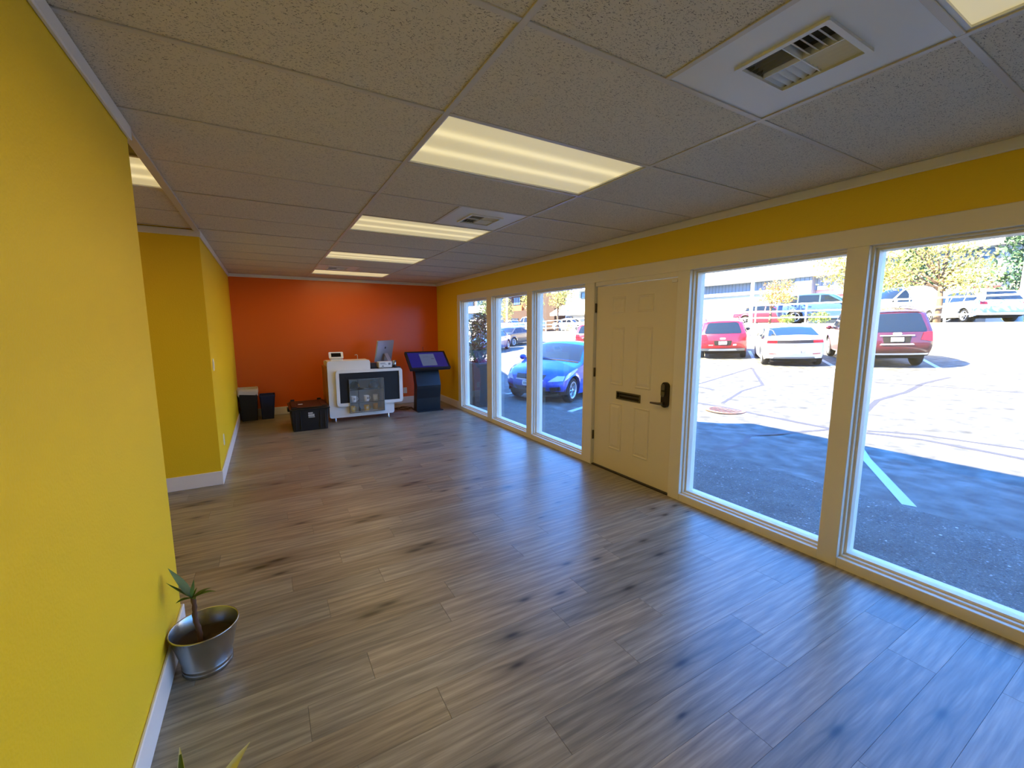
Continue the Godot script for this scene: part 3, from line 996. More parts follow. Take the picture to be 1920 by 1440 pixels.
	part(st, "bottle_body", M.plastic_white, t)
	st = S(true)
	tube(st, [Vector3(0, 0.25, 0), Vector3(0, 0.335, 0), Vector3(-0.015, 0.345, 0), Vector3(-0.045, 0.338, 0)], 0.006, 8)
	part(st, "nozzle", M.plastic_white, t)
	t = thing("power_cables", "dark cables trailing on the floor between counter and kiosk", "cable", Vector3(2.1, 0, -8.1))
	rng.seed = 12
	for k in 3:
		st = S(true)
		var pts := []
		for i in 14:
			var a := i / 13.0
			pts.append(Vector3(-0.12 + 0.42 * a, 0.007 + (0.25 * maxf(0, 0.25 - a)), 0.12 * sin(a * 7.0 + k * 1.7) + 0.05 * k - 0.05))
		tube(st, pts, 0.006, 6)
		part(st, "cable", M.cable_brown, t)

func mug(at: Vector3, m: Material, label: String, group: String, turn: float) -> void:
	var o := thing("mug", label, "mug", at, turn, group)
	var st := S(true)
	lathe(st, [Vector2(0, 0), Vector2(0.036, 0), Vector2(0.041, 0.004), Vector2(0.042, 0.098), Vector2(0.039, 0.098), Vector2(0.037, 0.008), Vector2(0, 0.008)], 20)
	part(st, "cup", m, o)
	st = S(true)
	var pts := []
	for i in 9:
		var a := -PI / 2 + PI * i / 8.0
		pts.append(Vector3(0.04 + 0.03 * cos(a), 0.05 + 0.031 * sin(a), 0))
	tube(st, pts, 0.005, 6)
	part(st, "handle", m, o)
	st = S()
	for i in 6:
		var a0 := PI * 0.5 + 0.25 - i * 0.14
		var a1 := a0 - 0.10
		var r := 0.0428
		for y in [[0.04, 0.055], [0.06, 0.072]]:
			quad(st, Vector3(cos(a0) * r, y[0], sin(a0) * r), Vector3(cos(a1) * r, y[0], sin(a1) * r), Vector3(cos(a1) * r, y[1], sin(a1) * r), Vector3(cos(a0) * r, y[1], sin(a0) * r))
	part(st, "print", M.print_dark if m == M.mug_white else M.liner, o)

func cap(at: Vector3, m: Material, m2: Material, label: String, turn: float) -> void:
	var o := thing("baseball_cap", label, "cap", at, turn)
	var st := S(true)
	var prof := []
	for i in 8:
		var a := PI / 2 * i / 7.0
		prof.append(Vector2(0.088 * cos(a), 0.012 + 0.118 * sin(a)))
	lathe(st, prof, 22)
	part(st, "crown", m, o)
	st = S(true)
	for i in 12:
		for s in [0, 1]:
			var a0 := -0.95 + 1.9 * i / 12.0
			var a1 := -0.95 + 1.9 * (i + 1) / 12.0
			var r0: float = 0.086 + s * 0.04
			var r1: float = 0.086 + (s + 1) * 0.04
			var f := func(a: float, r: float) -> Vector3: return Vector3(r * cos(a) if r < 0.1 else (0.086 * cos(a) + (r - 0.086) * 0.85), 0.016 - 0.12 * (r - 0.086) - 0.012 * absf(sin(a)), r * sin(a) * (1.0 if r < 0.1 else 0.9))
			quad(st, f.call(a0, r0), f.call(a1, r0), f.call(a1, r1), f.call(a0, r1))
	part(st, "brim", m, o)
	st = S(true)
	for i in 6:
		for j in 4:
			var f2 := func(a: float, e: float) -> Vector3: return Vector3(0.0895 * cos(e) * cos(a), 0.012 + 0.12 * sin(e), 0.0895 * cos(e) * sin(a))
			var a0 := -0.45 + 0.9 * i / 6.0
			var a1 := -0.45 + 0.9 * (i + 1) / 6.0
			var e0 := 0.2 + 0.5 * j / 4.0
			var e1 := 0.2 + 0.5 * (j + 1) / 4.0
			quad(st, f2.call(a0, e0), f2.call(a1, e0), f2.call(a1, e1), f2.call(a0, e1))
	part(st, "patch", m2, o)

func kiosk() -> void:
	var o := thing("touchscreen_kiosk", "black floor-standing kiosk with a tilted blue touchscreen", "kiosk", Vector3(2.6, 0, -7.75))
	bx("base_plate", Vector3(-0.245, 0, -0.2), Vector3(0.25, 0.018, 0.2), M.kiosk_black, o, 0.004)
	# bent column, seen from the side: leans out to a soft fold, then back under the screen
	var front := [[0.12, 0.018], [0.135, 0.25], [0.175, 0.44], [0.182, 0.49], [0.165, 0.54], [0.10, 0.70], [0.04, 0.86]]
	var back := [[-0.10, 0.92], [-0.06, 0.70], [0.0, 0.5], [-0.04, 0.25], [-0.07, 0.018]]
	var poly := PackedVector2Array()
	for p in front + back:
		poly.append(Vector2(p[0], p[1]))
	var st := S()
	var xf := Transform3D(Basis(Vector3(0, 0, 1), Vector3(0, 1, 0), Vector3(-1, 0, 0)), Vector3.ZERO)
	prism(st, poly, -0.215, 0.245, xf)
	part(st, "column", M.kiosk_black, o)
	# head
	var c := Vector3(0.01, 0.965, 0.075)
	var dirv := Vector3(0, 0.295, -0.35).normalized()
	var tx := Transform3D(Basis(Vector3.RIGHT, dirv, Vector3.RIGHT.cross(dirv)), c)
	st = S()
	prism(st, rrect(-0.39, -0.232, 0.39, 0.232, 0.012, 3), -0.05, 0.0, tx)
	var head := part(st, "screen_housing", M.plastic_black, o)
	st = S()
	var sx := 0.352
	var sy := 0.196
	quad_uv(st, [tx * Vector3(-sx, -sy, 0.002), tx * Vector3(sx, -sy, 0.002), tx * Vector3(sx, sy, 0.002), tx * Vector3(-sx, sy, 0.002)], [Vector2(0, 1), Vector2(1, 1), Vector2(1, 0), Vector2(0, 0)])
	part(st, "screen", M.kiosk_screen, head)
	var sl := AreaLight3D.new()
	sl.name = "screen_glow"
	sl.area_size = Vector2(sx * 2, sy * 2)
	sl.light_color = srgb(110, 112, 220)
	sl.light_energy = 0.03
	sl.transform = tx * Transform3D(Basis(Vector3.UP, PI), Vector3(0, 0, 0.01))
	sl.shadow_enabled = true
	o.add_child(sl)
	st = S(true)
	tube(st, [Vector3(-0.02, 1.10, -0.11), Vector3(-0.02, 1.20, -0.115)], 0.004, 6)
	part(st, "antenna", M.plastic_black, o)
	# maker's small white word mark under the screen: unreadable in the photo, so strokes only
	st = S()
	var wx := 0.0
	for w in [0.016, 0.012, 0.012, 0.013, 0.012, 0.012]:
		box(st, Vector3(-0.02 + wx, 0.772, 0.078), Vector3(-0.02 + wx + w * 0.8, 0.772 + (0.02 if wx == 0.0 else 0.014), 0.092), 0.0, Transform3D(Basis.IDENTITY, Vector3(0, 0.0, 0.0)))
		wx += w
	part(st, "word_mark", M.print_white, o)

func tapered(st: SurfaceTool, b: Rect2, y0: float, t: Rect2, y1: float, wall: float) -> void:
	var P := func(r: Rect2, y: float, i: float) -> Array:
		var q := rrect(r.position.x + i, r.position.y + i, r.end.x - i, r.end.y - i, 0.02, 3)
		var a := []
		for v in q: a.append(Vector3(v.x, y, -v.y))
		return a
	var rings := [P.call(b, y0, 0.0), P.call(t, y1, 0.0), P.call(t, y1, wall), P.call(b, y0 + wall, wall)]
	for k in 3:
		var n: int = rings[k].size()
		for i in n:
			var j := (i + 1) % n
			quad(st, rings[k][i], rings[k][j], rings[k + 1][j], rings[k + 1][i])
	for r in [rings[0], rings[3]]:
		for i in range(1, r.size() - 1):
			tri(st, r[0], r[i], r[i + 1])

func bins_and_tote() -> void:
	var o := thing("waste_bin", "black waste bin with a white liner folded over its rim", "bin", Vector3(-0.33, 0, -8.42))
	var st := S()
	tapered(st, Rect2(-0.105, -0.125, 0.225, 0.25), 0.0, Rect2(-0.14, -0.16, 0.285, 0.32), 0.50, 0.006)
	part(st, "body", M.bin_black, o)
	# crumpled liner over the rim
	st = S(true)
	var outl := rrect(-0.145, -0.165, 0.15, 0.165, 0.03, 5)
	var n := outl.size()
	var ringsv := []
	for lv in [[0.985, 0.44, 1], [1.03, 0.46, 1], [1.045, 0.505, 0], [1.02, 0.548, 0], [0.97, 0.55, 0], [0.93, 0.49, 0], [0.90, 0.42, 0]]:
		var ring := []
		for i in n:
			var v := outl[i]
			var wob: float = 0.014 * sin(i * 2.1) * cos(i * 0.7) * (2.0 if lv[2] else 0.6)
			ring.append(Vector3(v.x * lv[0], lv[1] + wob, -v.y * lv[0]))
		ringsv.append(ring)
	for k in ringsv.size() - 1:
		for i in n:
			var j := (i + 1) % n
			quad(st, ringsv[k][i], ringsv[k][j], ringsv[k + 1][j], ringsv[k + 1][i])
	part(st, "liner", M.liner, o)
	o = thing("recycling_bin", "dark blue bin standing beside the black waste bin", "bin", Vector3(-0.045, 0, -8.42))
	st = S()
	tapered(st, Rect2(-0.10, -0.09, 0.18, 0.18), 0.0, Rect2(-0.118, -0.125, 0.236, 0.25), 0.425, 0.006)
	box(st, Vector3(-0.12, 0.395, 0.122), Vector3(0.12, 0.425, 0.13), 0.003)
	part(st, "body", M.bin_blue, o)
	# tote with an attached lid
	o = thing("storage_tote", "large black lidded plastic tote on the floor beside the counter", "tote", Vector3(0.51, 0, -7.40))
	st = S()
	tapered(st, Rect2(-0.24, -0.33, 0.485, 0.66), 0.0, Rect2(-0.262, -0.352, 0.53, 0.704), 0.335, 0.005)
	for i in 7:
		var x := -0.2 + i * 0.068
		if absf(x) > 0.09:
			box(st, Vector3(x - 0.008, 0.03, 0.335), Vector3(x + 0.008, 0.30, 0.352), 0.003)
	part(st, "tub", M.tote_black, o)
	st = S()
	box(st, Vector3(-0.278, 0.33, -0.37), Vector3(0.282, 0.35, 0.37), 0.005)
	box(st, Vector3(-0.25, 0.35, -0.34), Vector3(0.255, 0.366, 0.34), 0.006)
	box(st, Vector3(-0.24, 0.366, -0.30), Vector3(-0.17, 0.375, 0.3), 0.004)
	box(st, Vector3(0.175, 0.366, -0.30), Vector3(0.245, 0.375, 0.3), 0.004)
	var lid := part(st, "lid", M.tote_lid, o)
	bx("paper_label", Vector3(-0.14, 0.366, 0.0), Vector3(-0.075, 0.3675, 0.045), M.print_white, lid)
	for e in [-1.0, 1.0]:
		bx("latch", Vector3(e * 0.20 - 0.03, 0.31, -0.385), Vector3(e * 0.20 + 0.03, 0.39, -0.36), M.tote_black, o, 0.004)
		bx("handle", Vector3(e * 0.275 - 0.02, 0.27, -0.07), Vector3(e * 0.275 + 0.015, 0.325, 0.07), M.tote_black, o, 0.006)
	# white print: two stacked words over a bar, too small to read in the photo
	st = S()
	var zf := 0.343
	for r in [[0.262, 0.022, [0.018, 0.014, 0.016, 0.012]], [0.222, 0.034, [0.02, 0.022, 0.018, 0.02]]]:
		var x := -0.025
		for w in r[2]:
			var y: float = r[0]
			var h: float = r[1]
			# each letter: two uprights and a crossing stroke
			box(st, Vector3(x, y, zf), Vector3(x + w * 0.34, y + h, zf + 0.008))
			box(st, Vector3(x + w * 0.56, y, zf), Vector3(x + w * 0.9, y + h, zf + 0.008))
			box(st, Vector3(x, y + h * 0.38, zf), Vector3(x + w * 0.9, y + h * 0.62, zf + 0.008))
			x += w * 1.08
	box(st, Vector3(-0.025, 0.205, zf), Vector3(0.062, 0.213, zf + 0.008))
	part(st, "print", M.print_white, o)

func leaf_blade(st: SurfaceTool, base: Vector3, dirv: Vector3, length: float, width: float, droop: float, fold := 0.25, seg := 8) -> void:
	var d := dirv.normalized()
	var side := d.cross(Vector3.UP).normalized()
	if side.length() < 0.1: side = Vector3.RIGHT
	var prev := []
	for i in seg + 1:
		var t := float(i) / seg
		var c := base + d * length * t + Vector3(0, -droop * t * t * length, 0)
		var w := width * 0.5 * sin(PI * pow(t, 0.75)) + 0.0008
		if i == 0: w = width * 0.18
		var up := side.cross(d).normalized()
		var row := [c - side * w + up * w * fold, c, c + side * w + up * w * fold]
		if prev:
			for k in 2:
				quad(st, prev[k], prev[k + 1], row[k + 1], row[k])
		prev = row

func plants() -> void:
	# galvanised oval pot with a small leafy cane
	var o := thing("potted_plant", "small cane plant in an oval galvanised pot by the yellow wall", "plant", Vector3(-0.338, 0, -2.285), 0.0)
	var st := S(true)
	var prof := [Vector2(0, 0.004), Vector2(0.094, 0.004), Vector2(0.097, 0.0), Vector2(0.1, 0.004), Vector2(0.1, 0.018), Vector2(0.097, 0.022), Vector2(0.101, 0.027), Vector2(0.101, 0.036), Vector2(0.098, 0.041), Vector2(0.133, 0.195), Vector2(0.1365, 0.198), Vector2(0.1365, 0.203), Vector2(0.133, 0.205), Vector2(0.130, 0.200), Vector2(0.108, 0.11), Vector2(0.1, 0.05), Vector2(0, 0.05)]
	lathe(st, prof, 48)
	part(st, "pot", M.steel, o)
	st = S(true)
	var ring := []
	rng.seed = 6
	for r in 5:
		var row := []
		for k in 20:
			var a := TAU * k / 20
			var rr := 0.116 * r / 4.0
			row.append(Vector3(cos(a) * rr, 0.128 + rng.randf_range(-0.006, 0.008), sin(a) * rr))
		ring.append(row)
	for r in 4:
		for k in 20:
			var k2 := (k + 1) % 20
			quad(st, ring[r][k], ring[r][k2], ring[r + 1][k2], ring[r + 1][k])
	part(st, "soil", M.soil, o)
	st = S(true)
	var stem := []
	var rad := []
	for i in 14:
		var t := i / 13.0
		stem.append(Vector3(-0.022 - 0.012 * t + 0.004 * sin(t * 9), 0.125 + 0.225 * t, 0.004 * cos(t * 7)))
		rad.append((0.0125 if i % 2 == 0 else 0.010) - 0.002 * t)
	tube(st, stem, rad, 10)
	part(st, "cane", M.stem_brown, o)
	var crown := Vector3(-0.034, 0.345, 0.0)
	for L in [[Vector3(-0.5, 0.95, -0.1), 0.165, 0.056, -0.1], [Vector3(-0.75, 0.85, 0.25), 0.125, 0.046, -0.2], [Vector3(0.15, 1.0, 0.1), 0.10, 0.024, 0.05], [Vector3(0.85, 0.45, 0.12), 0.105, 0.026, 0.35], [Vector3(0.9, 0.55, -0.25), 0.085, 0.022, 0.3], [Vector3(-0.6, 0.5, 0.5), 0.08, 0.026, 0.3], [Vector3(0.3, 0.6, 0.7), 0.055, 0.02, 0.4], [Vector3(-0.2, 0.7, -0.7), 0.06, 0.02, 0.3], [Vector3(0.4, 0.9, -0.3), 0.05, 0.012, 0.1]]:
		st = S(true)
		leaf_blade(st, crown, L[0], L[1], L[2], L[3])
		part(st, "leaf", M.leaf_green, o)
	# second pot, mostly below the frame: long striped arching leaves
	o = thing("potted_spider_plant", "arching striped leaf tips poking in at the photo's bottom edge", "plant", Vector3(-0.27, 0, -1.22))
	st = S(true)
	lathe(st, [Vector2(0, 0.002), Vector2(0.085, 0.002), Vector2(0.12, 0.19), Vector2(0.124, 0.195), Vector2(0.118, 0.197), Vector2(0.098, 0.08), Vector2(0, 0.08)], 32)
	part(st, "pot", M.steel, o)
	st = S(true)
	lathe(st, [Vector2(0, 0.165), Vector2(0.111, 0.16)], 24)
	part(st, "soil", M.soil, o)
	for L in [[Vector3(0.389, 0.774, -0.5), 0.365, 0.040, 0.40, true], [Vector3(-0.121, 0.60, -0.788), 0.335, 0.026, 0.18, false], [Vector3(0.32, 0.62, -0.62), 0.275, 0.022, 0.3, false], [Vector3(0.8, 0.7, 0.1), 0.26, 0.026, 0.9, true], [Vector3(0.3, 0.8, 0.8), 0.28, 0.026, 0.8, false], [Vector3(-0.1, 0.9, 0.5), 0.26, 0.026, 0.7, true], [Vector3(-0.05, 1.0, -0.2), 0.2, 0.024, 0.3, false]]:
		st = S(true)
		leaf_blade(st, Vector3(0, 0.165, 0), L[0], L[1], L[2], L[3], 0.45, 14)
		var lf := part(st, "leaf", M.leaf_lime if L[4] else M.leaf_green, o)
		st = S(true)
		leaf_blade(st, Vector3(0, 0.1645, 0), L[0], L[1] * 1.01, L[2] * 1.18, L[3], 0.45, 14)
		part(st, "leaf_margin", M.leaf_edge, lf)

# ------------------------------------------------------------------ cars
var CP := {}          # parameters of the car being built

func car_w(u: float, y: float) -> float:
	var c := CP
	var e: float = absf(2.0 * u - 1.0)
	var w: float = c.W * 0.5 * (1.0 - 0.11 * pow(e, 5.0))
	if y > c.belt:
		var f: float = (y - c.belt) / (c.H - c.belt)
		w *= 1.0 - c.tumble * f
	else:
		var f: float = (c.belt - y) / c.belt
		w *= 1.0 - 0.09 * pow(f, 2.2) + 0.012 * sin(f * PI * 1.2)
	return w

func car_p(u: float, v: float, w: float) -> Vector3:
	var c := CP
	var top: float = interp(c.top, u * c.L) - c.crown * w * w
	var bot: float = c.bot + 0.10 * pow(absf(2.0 * u - 1.0), 8.0)
	var y := lerpf(bot, top, v)
	var sf: float = interp(c.fr, v) + c.bf * w * w
	var sr: float = c.L - interp(c.rr, v) - c.br * w * w
	var s := lerpf(sf, sr, u)
	return Vector3(c.L * 0.5 - s, y, w * car_w(u, y))

func car_v(u: float, w: float, y: float) -> float:
	var top: float = interp(CP.top, u * CP.L) - CP.crown * w * w
	var bot: float = CP.bot + 0.10 * pow(absf(2.0 * u - 1.0), 8.0)
	return clampf((y - bot) / (top - bot), 0.0, 1.0)

func car_side(s: float, y: float, sg: float) -> Vector3:       # point of the flank at length s, height y
	var u: float = s / CP.L
	for i in 4:
		var v := car_v(u, 1.0, y)
		var sf: float = interp(CP.fr, v) + CP.bf
		var sr: float = CP.L - interp(CP.rr, v) - CP.br
		u = clampf((s - sf) / (sr - sf), 0.0, 1.0)
	return car_p(u, car_v(u, 1.0, y), sg)

func car_map(face: String, q: Vector2, off: float) -> Vector3:
	match face:
		"left": return car_side(q.x, q.y, -1.0) + Vector3(0, 0, -off)
		"right": return car_side(q.x, q.y, 1.0) + Vector3(0, 0, off)
		"top":
			var u: float = q.x / CP.L
			return car_p(u, 1.0, q.y) + Vector3(0, off, 0)
		"front": return car_p(0.0, car_v(0.0, q.x, q.y), q.x) + Vector3(off, 0, 0)
		_: return car_p(1.0, car_v(1.0, q.x, q.y), q.x) + Vector3(-off, 0, 0)

# a sheet laid on the car's skin: polygon in the face's own coordinates, cut in small cells to follow the curve
func patch(st: SurfaceTool, face: String, poly: PackedVector2Array, off: float, cx := 0.14, cy := 0.12) -> void:
	var lo := poly[0]
	var hi := poly[0]
	for p in poly:
		lo = Vector2(minf(lo.x, p.x), minf(lo.y, p.y))
		hi = Vector2(maxf(hi.x, p.x), maxf(hi.y, p.y))
	var nx := maxi(1, ceili((hi.x - lo.x) / cx))
	var ny := maxi(1, ceili((hi.y - lo.y) / cy))
	for i in nx:
		for j in ny:
			var a := Vector2(lerpf(lo.x, hi.x, float(i) / nx), lerpf(lo.y, hi.y, float(j) / ny))
			var b := Vector2(lerpf(lo.x, hi.x, float(i + 1) / nx), lerpf(lo.y, hi.y, float(j + 1) / ny))
			var cell := PackedVector2Array([a, Vector2(b.x, a.y), b, Vector2(a.x, b.y)])
			for piece in Geometry2D.intersect_polygons(cell, poly):
				var t := Geometry2D.triangulate_polygon(piece)
				for k in range(0, t.size(), 3):
					tri(st, car_map(face, piece[t[k]], off), car_map(face, piece[t[k + 1]], off), car_map(face, piece[t[k + 2]], off))

func pv(a: Array) -> PackedVector2Array:
	var p := PackedVector2Array()
	for q in a: p.append(Vector2(q[0], q[1]))
	return p

func car_presets(kind: String) -> Dictionary:
	match kind:
		"hatch": return {L = 4.37, W = 1.77, H = 1.55, belt = 0.97, bot = 0.20, crown = 0.055, tumble = 0.25, bf = 0.34, br = 0.16,
			top = [[0, 0.74], [0.1, 0.80], [0.5, 0.90], [0.95, 0.985], [1.15, 1.03], [1.5, 1.23], [2.0, 1.46], [2.55, 1.55], [3.4, 1.53], [4.0, 1.42], [4.37, 1.25]],
			fr = [[0, 0.10], [0.25, 0.0], [0.7, 0.02], [1.0, 0.12]], rr = [[0, 0.15], [0.3, 0.0], [0.6, 0.05], [1.0, 0.30]], ws = [1.22, 2.02], rw = [], R = 0.315, sw = [0.86, 3.46], pill = [2.42, 3.36], gl = [1.30, 4.0]}
		"suv": return {L = 4.6, W = 1.85, H = 1.66, belt = 1.03, bot = 0.26, crown = 0.05, tumble = 0.22, bf = 0.30, br = 0.12,
			top = [[0, 0.86], [0.1, 0.94], [1.0, 1.07], [1.2, 1.11], [1.6, 1.38], [2.0, 1.58], [2.5, 1.66], [3.8, 1.63], [4.4, 1.58], [4.6, 1.56]],
			fr = [[0, 0.10], [0.25, 0.0], [0.7, 0.02], [1.0, 0.12]], rr = [[0, 0.12], [0.18, 0.0], [0.45, 0.02], [0.58, 0.06], [1.0, 0.42]], ws = [1.27, 2.05], rw = [], R = 0.35, sw = [0.92, 3.58], pill = [2.5, 3.5], gl = [1.38, 4.2]}
		"bigsuv": return {L = 5.0, W = 2.0, H = 1.86, belt = 1.12, bot = 0.34, crown = 0.045, tumble = 0.17, bf = 0.28, br = 0.10,
			top = [[0, 0.98], [0.1, 1.06], [1.1, 1.17], [1.35, 1.22], [1.75, 1.5], [2.15, 1.76], [2.6, 1.86], [4.3, 1.83], [4.85, 1.78], [5.0, 1.75]],
			fr = [[0, 0.10], [0.25, 0.0], [0.7, 0.02], [1.0, 0.10]], rr = [[0, 0.14], [0.15, 0.0], [0.5, 0.02], [0.6, 0.05], [1.0, 0.32]], ws = [1.42, 2.22], rw = [], R = 0.40, sw = [1.0, 3.9], pill = [2.7, 3.75], gl = [1.55, 4.7]}
		"fastback": return {L = 4.5, W = 1.79, H = 1.43, belt = 0.93, bot = 0.20, crown = 0.055, tumble = 0.26, bf = 0.32, br = 0.22,
			top = [[0, 0.70], [0.12, 0.77], [1.0, 0.93], [1.25, 0.98], [1.7, 1.2], [2.2, 1.40], [2.6, 1.43], [3.2, 1.37], [3.8, 1.20], [4.25, 1.07], [4.5, 1.04]],
			fr = [[0, 0.10], [0.25, 0.0], [0.7, 0.02], [1.0, 0.12]], rr = [[0, 0.14], [0.3, 0.0], [0.7, 0.02], [1.0, 0.02]], ws = [1.3, 2.25], rw = [3.2, 4.05], R = 0.325, sw = [0.9, 3.58], pill = [2.4, 3.25], gl = [1.4, 3.9]}
		"van": return {L = 5.4, W = 2.0, H = 2.1, belt = 1.15, bot = 0.30, crown = 0.04, tumble = 0.10, bf = 0.25, br = 0.06,
			top = [[0, 0.98], [0.1, 1.05], [0.8, 1.2], [1.0, 1.3], [1.6, 1.85], [2.0, 2.05], [2.6, 2.1], [5.2, 2.1], [5.4, 2.06]],
			fr = [[0, 0.10], [0.25, 0.0], [0.7, 0.02], [1.0, 0.10]], rr = [[0, 0.10], [0.15, 0.0], [1.0, 0.06]], ws = [1.02, 1.85], rw = [], R = 0.36, sw = [0.9, 4.1], pill = [2.1], gl = [1.15, 2.25]}
		_: return {L = 4.8, W = 1.83, H = 1.45, belt = 0.95, bot = 0.20, crown = 0.055, tumble = 0.27, bf = 0.32, br = 0.22,
			top = [[0, 0.68], [0.12, 0.76], [1.1, 0.94], [1.35, 0.99], [1.8, 1.22], [2.3, 1.42], [2.75, 1.45], [3.3, 1.40], [3.75, 1.2], [4.1, 1.06], [4.6, 1.03], [4.8, 0.98]],
			fr = [[0, 0.10], [0.25, 0.0], [0.7, 0.02], [1.0, 0.12]], rr = [[0, 0.14], [0.3, 0.0], [0.7, 0.02], [1.0, 0.06]], ws = [1.4, 2.35], rw = [3.35, 4.0], R = 0.325, sw = [0.95, 3.75], pill = [2.55, 3.4], gl = [1.5, 3.85]}

func wheel(o: Node3D, at: Vector3, R: float, sg: float, lod: int) -> void:
	var xf := Transform3D(Basis(Vector3(1, 0, 0), Vector3(0, 0, sg), Vector3(0, -sg, 0)), at)
	var st := S(true)
	var seg := 28 if lod == 0 else 16
	lathe(st, [Vector2(R * 0.6, -0.2), Vector2(R * 0.9, -0.2), Vector2(R * 0.985, -0.17), Vector2(R, -0.1), Vector2(R * 0.985, -0.03), Vector2(R * 0.9, 0.0), Vector2(R * 0.70, 0.005), Vector2(R * 0.68, -0.02), Vector2(R * 0.64, -0.06)], seg, xf)
	var w := part(st, "wheel", M.tyre, o)
	st = S(true)
	lathe(st, [Vector2(R * 0.70, 0.0), Vector2(R * 0.69, 0.006), Vector2(R * 0.61, 0.002), Vector2(R * 0.59, -0.05)], seg, xf)
	lathe(st, [Vector2(0, 0.0), Vector2(R * 0.13, -0.002), Vector2(R * 0.16, -0.03), Vector2(0.0, -0.04)], seg, xf)
	var ns := 8 if lod < 2 else 5
	for k in ns:
		var b := Basis(Vector3.UP, TAU * k / ns)
		box(st, Vector3(R * 0.1, -0.035, -R * 0.055), Vector3(R * 0.64, -0.008, R * 0.055), 0.006, xf * Transform3D(b, Vector3.ZERO))
	part(st, "rim", M.rim, w)
	st = S(true)
	lathe(st, [Vector2(0, -0.07), Vector2(R * 0.62, -0.07)], seg, xf)
	part(st, "brake_disc", M.under, w)

# face "left"/"right" coordinates: (length from nose, height); "front"/"rear": (across -1..1, height); "top": (length, across)
func car(n: String, label: String, cat: String, kind: String, paint: Material, ref: Vector3, heading: Vector2, lod: int, group := "", dims := {}, from_nose := false, on_slope := true) -> Node3D:
	CP = car_presets(kind)
	var sc: Vector3 = dims.get("scale", Vector3.ONE)
	var c := CP
	heading = heading.normalized()
	var o := thing(n, label, cat, Vector3.ZERO, 0.0, group)
	var slope := 0.0
	if on_slope: slope = 0.0588 if ref.x > 8.0 else -0.053
	var upv := Vector3(-slope, 1, 0).normalized()
	var f := Vector3(heading.x, 0, heading.y)
	f = (f - upv * f.dot(upv)).normalized()
	var half: float = c.L * 0.5 * sc.x
	var pos := ref + f * (-half if from_nose else half)
	o.transform = Transform3D(Basis(f * sc.x, upv * sc.y, f.cross(upv) * sc.z), pos)
	var nu: int = [96, 64, 36][lod]
	var nv: int = [16, 12, 8][lod]
	var nw: int = [16, 12, 8][lod]
	var ra: float = c.R + 0.055
	# body
	var st := S(true)
	for i in nu:
		var u0 := float(i) / nu
		var u1 := float(i + 1) / nu
		for sg in [-1.0, 1.0]:
			for j in nv:
				var v0 := float(j) / nv
				var v1 := float(j + 1) / nv
				var pa := car_p(u0, v0, sg)
				var pb := car_p(u1, v0, sg)
				var pc := car_p(u1, v1, sg)
				var pd := car_p(u0, v1, sg)
				var m := (pa + pc) * 0.5
				var cut := false
				for sw in c.sw:
					if Vector2(c.L * 0.5 - m.x - sw, m.y - c.R).length() < ra + 0.02: cut = true
				if not cut:
					if sg > 0: quad(st, pb, pa, pd, pc)
					else: quad(st, pa, pb, pc, pd)
		for j in nw:
			var w0 := -1.0 + 2.0 * j / nw
			var w1 := -1.0 + 2.0 * (j + 1) / nw
			quad(st, car_p(u0, 1, w0), car_p(u1, 1, w0), car_p(u1, 1, w1), car_p(u0, 1, w1))
	for j in nw:
		var w0 := -1.0 + 2.0 * j / nw
		var w1 := -1.0 + 2.0 * (j + 1) / nw
		for k in nv:
			var v0 := float(k) / nv
			var v1 := float(k + 1) / nv
			quad(st, car_p(0, v0, w0), car_p(0, v1, w0), car_p(0, v1, w1), car_p(0, v0, w1))
			quad(st, car_p(1, v0, w1), car_p(1, v1, w1), car_p(1, v1, w0), car_p(1, v0, w0))
	# wheel-arch lips
	for sg in [-1.0, 1.0]:
		for sw in c.sw:
			var face := "left" if sg < 0 else "right"
			for k in 22:
				var a0 := -0.35 + (PI + 0.7) * k / 22.0
				var a1 := -0.35 + (PI + 0.7) * (k + 1) / 22.0
				var q := []
				for e in [[a0, ra], [a1, ra], [a1, ra + 0.09], [a0, ra + 0.09]]:
					q.append(car_map(face, Vector2(sw + e[1] * cos(e[0]), maxf(c.R + e[1] * sin(e[0]), c.bot)), 0.006))
				quad(st, q[0], q[1], q[2], q[3])
				var i0: Vector3 = q[0] + Vector3(0, 0, -sg * 0.07)
				var i1: Vector3 = q[1] + Vector3(0, 0, -sg * 0.07)
				quad(st, q[0], q[1], i1, i0)
	var body := part(st, "body", paint, o)
	# dark underside and wheel wells
	st = S()
	var hl: float = c.L * 0.5 - 0.35
	box(st, Vector3(-hl, c.bot - 0.03, -c.W * 0.36), Vector3(hl, c.bot + 0.1, c.W * 0.36))
	for sg in [-1.0, 1.0]:
		for sw in c.sw:
			# arched liner, open below
			var q0 := Vector3(c.L * 0.5 - sw, c.R, sg * (c.W * 0.5 - 0.27))
			var q1 := q0 + Vector3(0, 0, sg * 0.18)
			var a_lo := -asin(clampf((c.R - c.bot - 0.02) / (ra + 0.05), 0.0, 1.0))
			for k in 14:
				var a0 := lerpf(a_lo, PI - a_lo, k / 14.0)
				var a1 := lerpf(a_lo, PI - a_lo, (k + 1) / 14.0)
				var e0 := Vector3(cos(a0), sin(a0), 0) * (ra + 0.05)
				var e1 := Vector3(cos(a1), sin(a1), 0) * (ra + 0.05)
				quad(st, q0 + e0, q1 + e0, q1 + e1, q0 + e1)
				tri(st, q0, q0 + e0, q0 + e1)
	part(st, "underside", M.under, o)
	for sg in [-1.0, 1.0]:
		for sw in c.sw:
			wheel(o, Vector3(c.L * 0.5 - sw, c.R, sg * (c.W * 0.5 - 0.045)), c.R, sg, lod)
	# glass
	st = S(true)
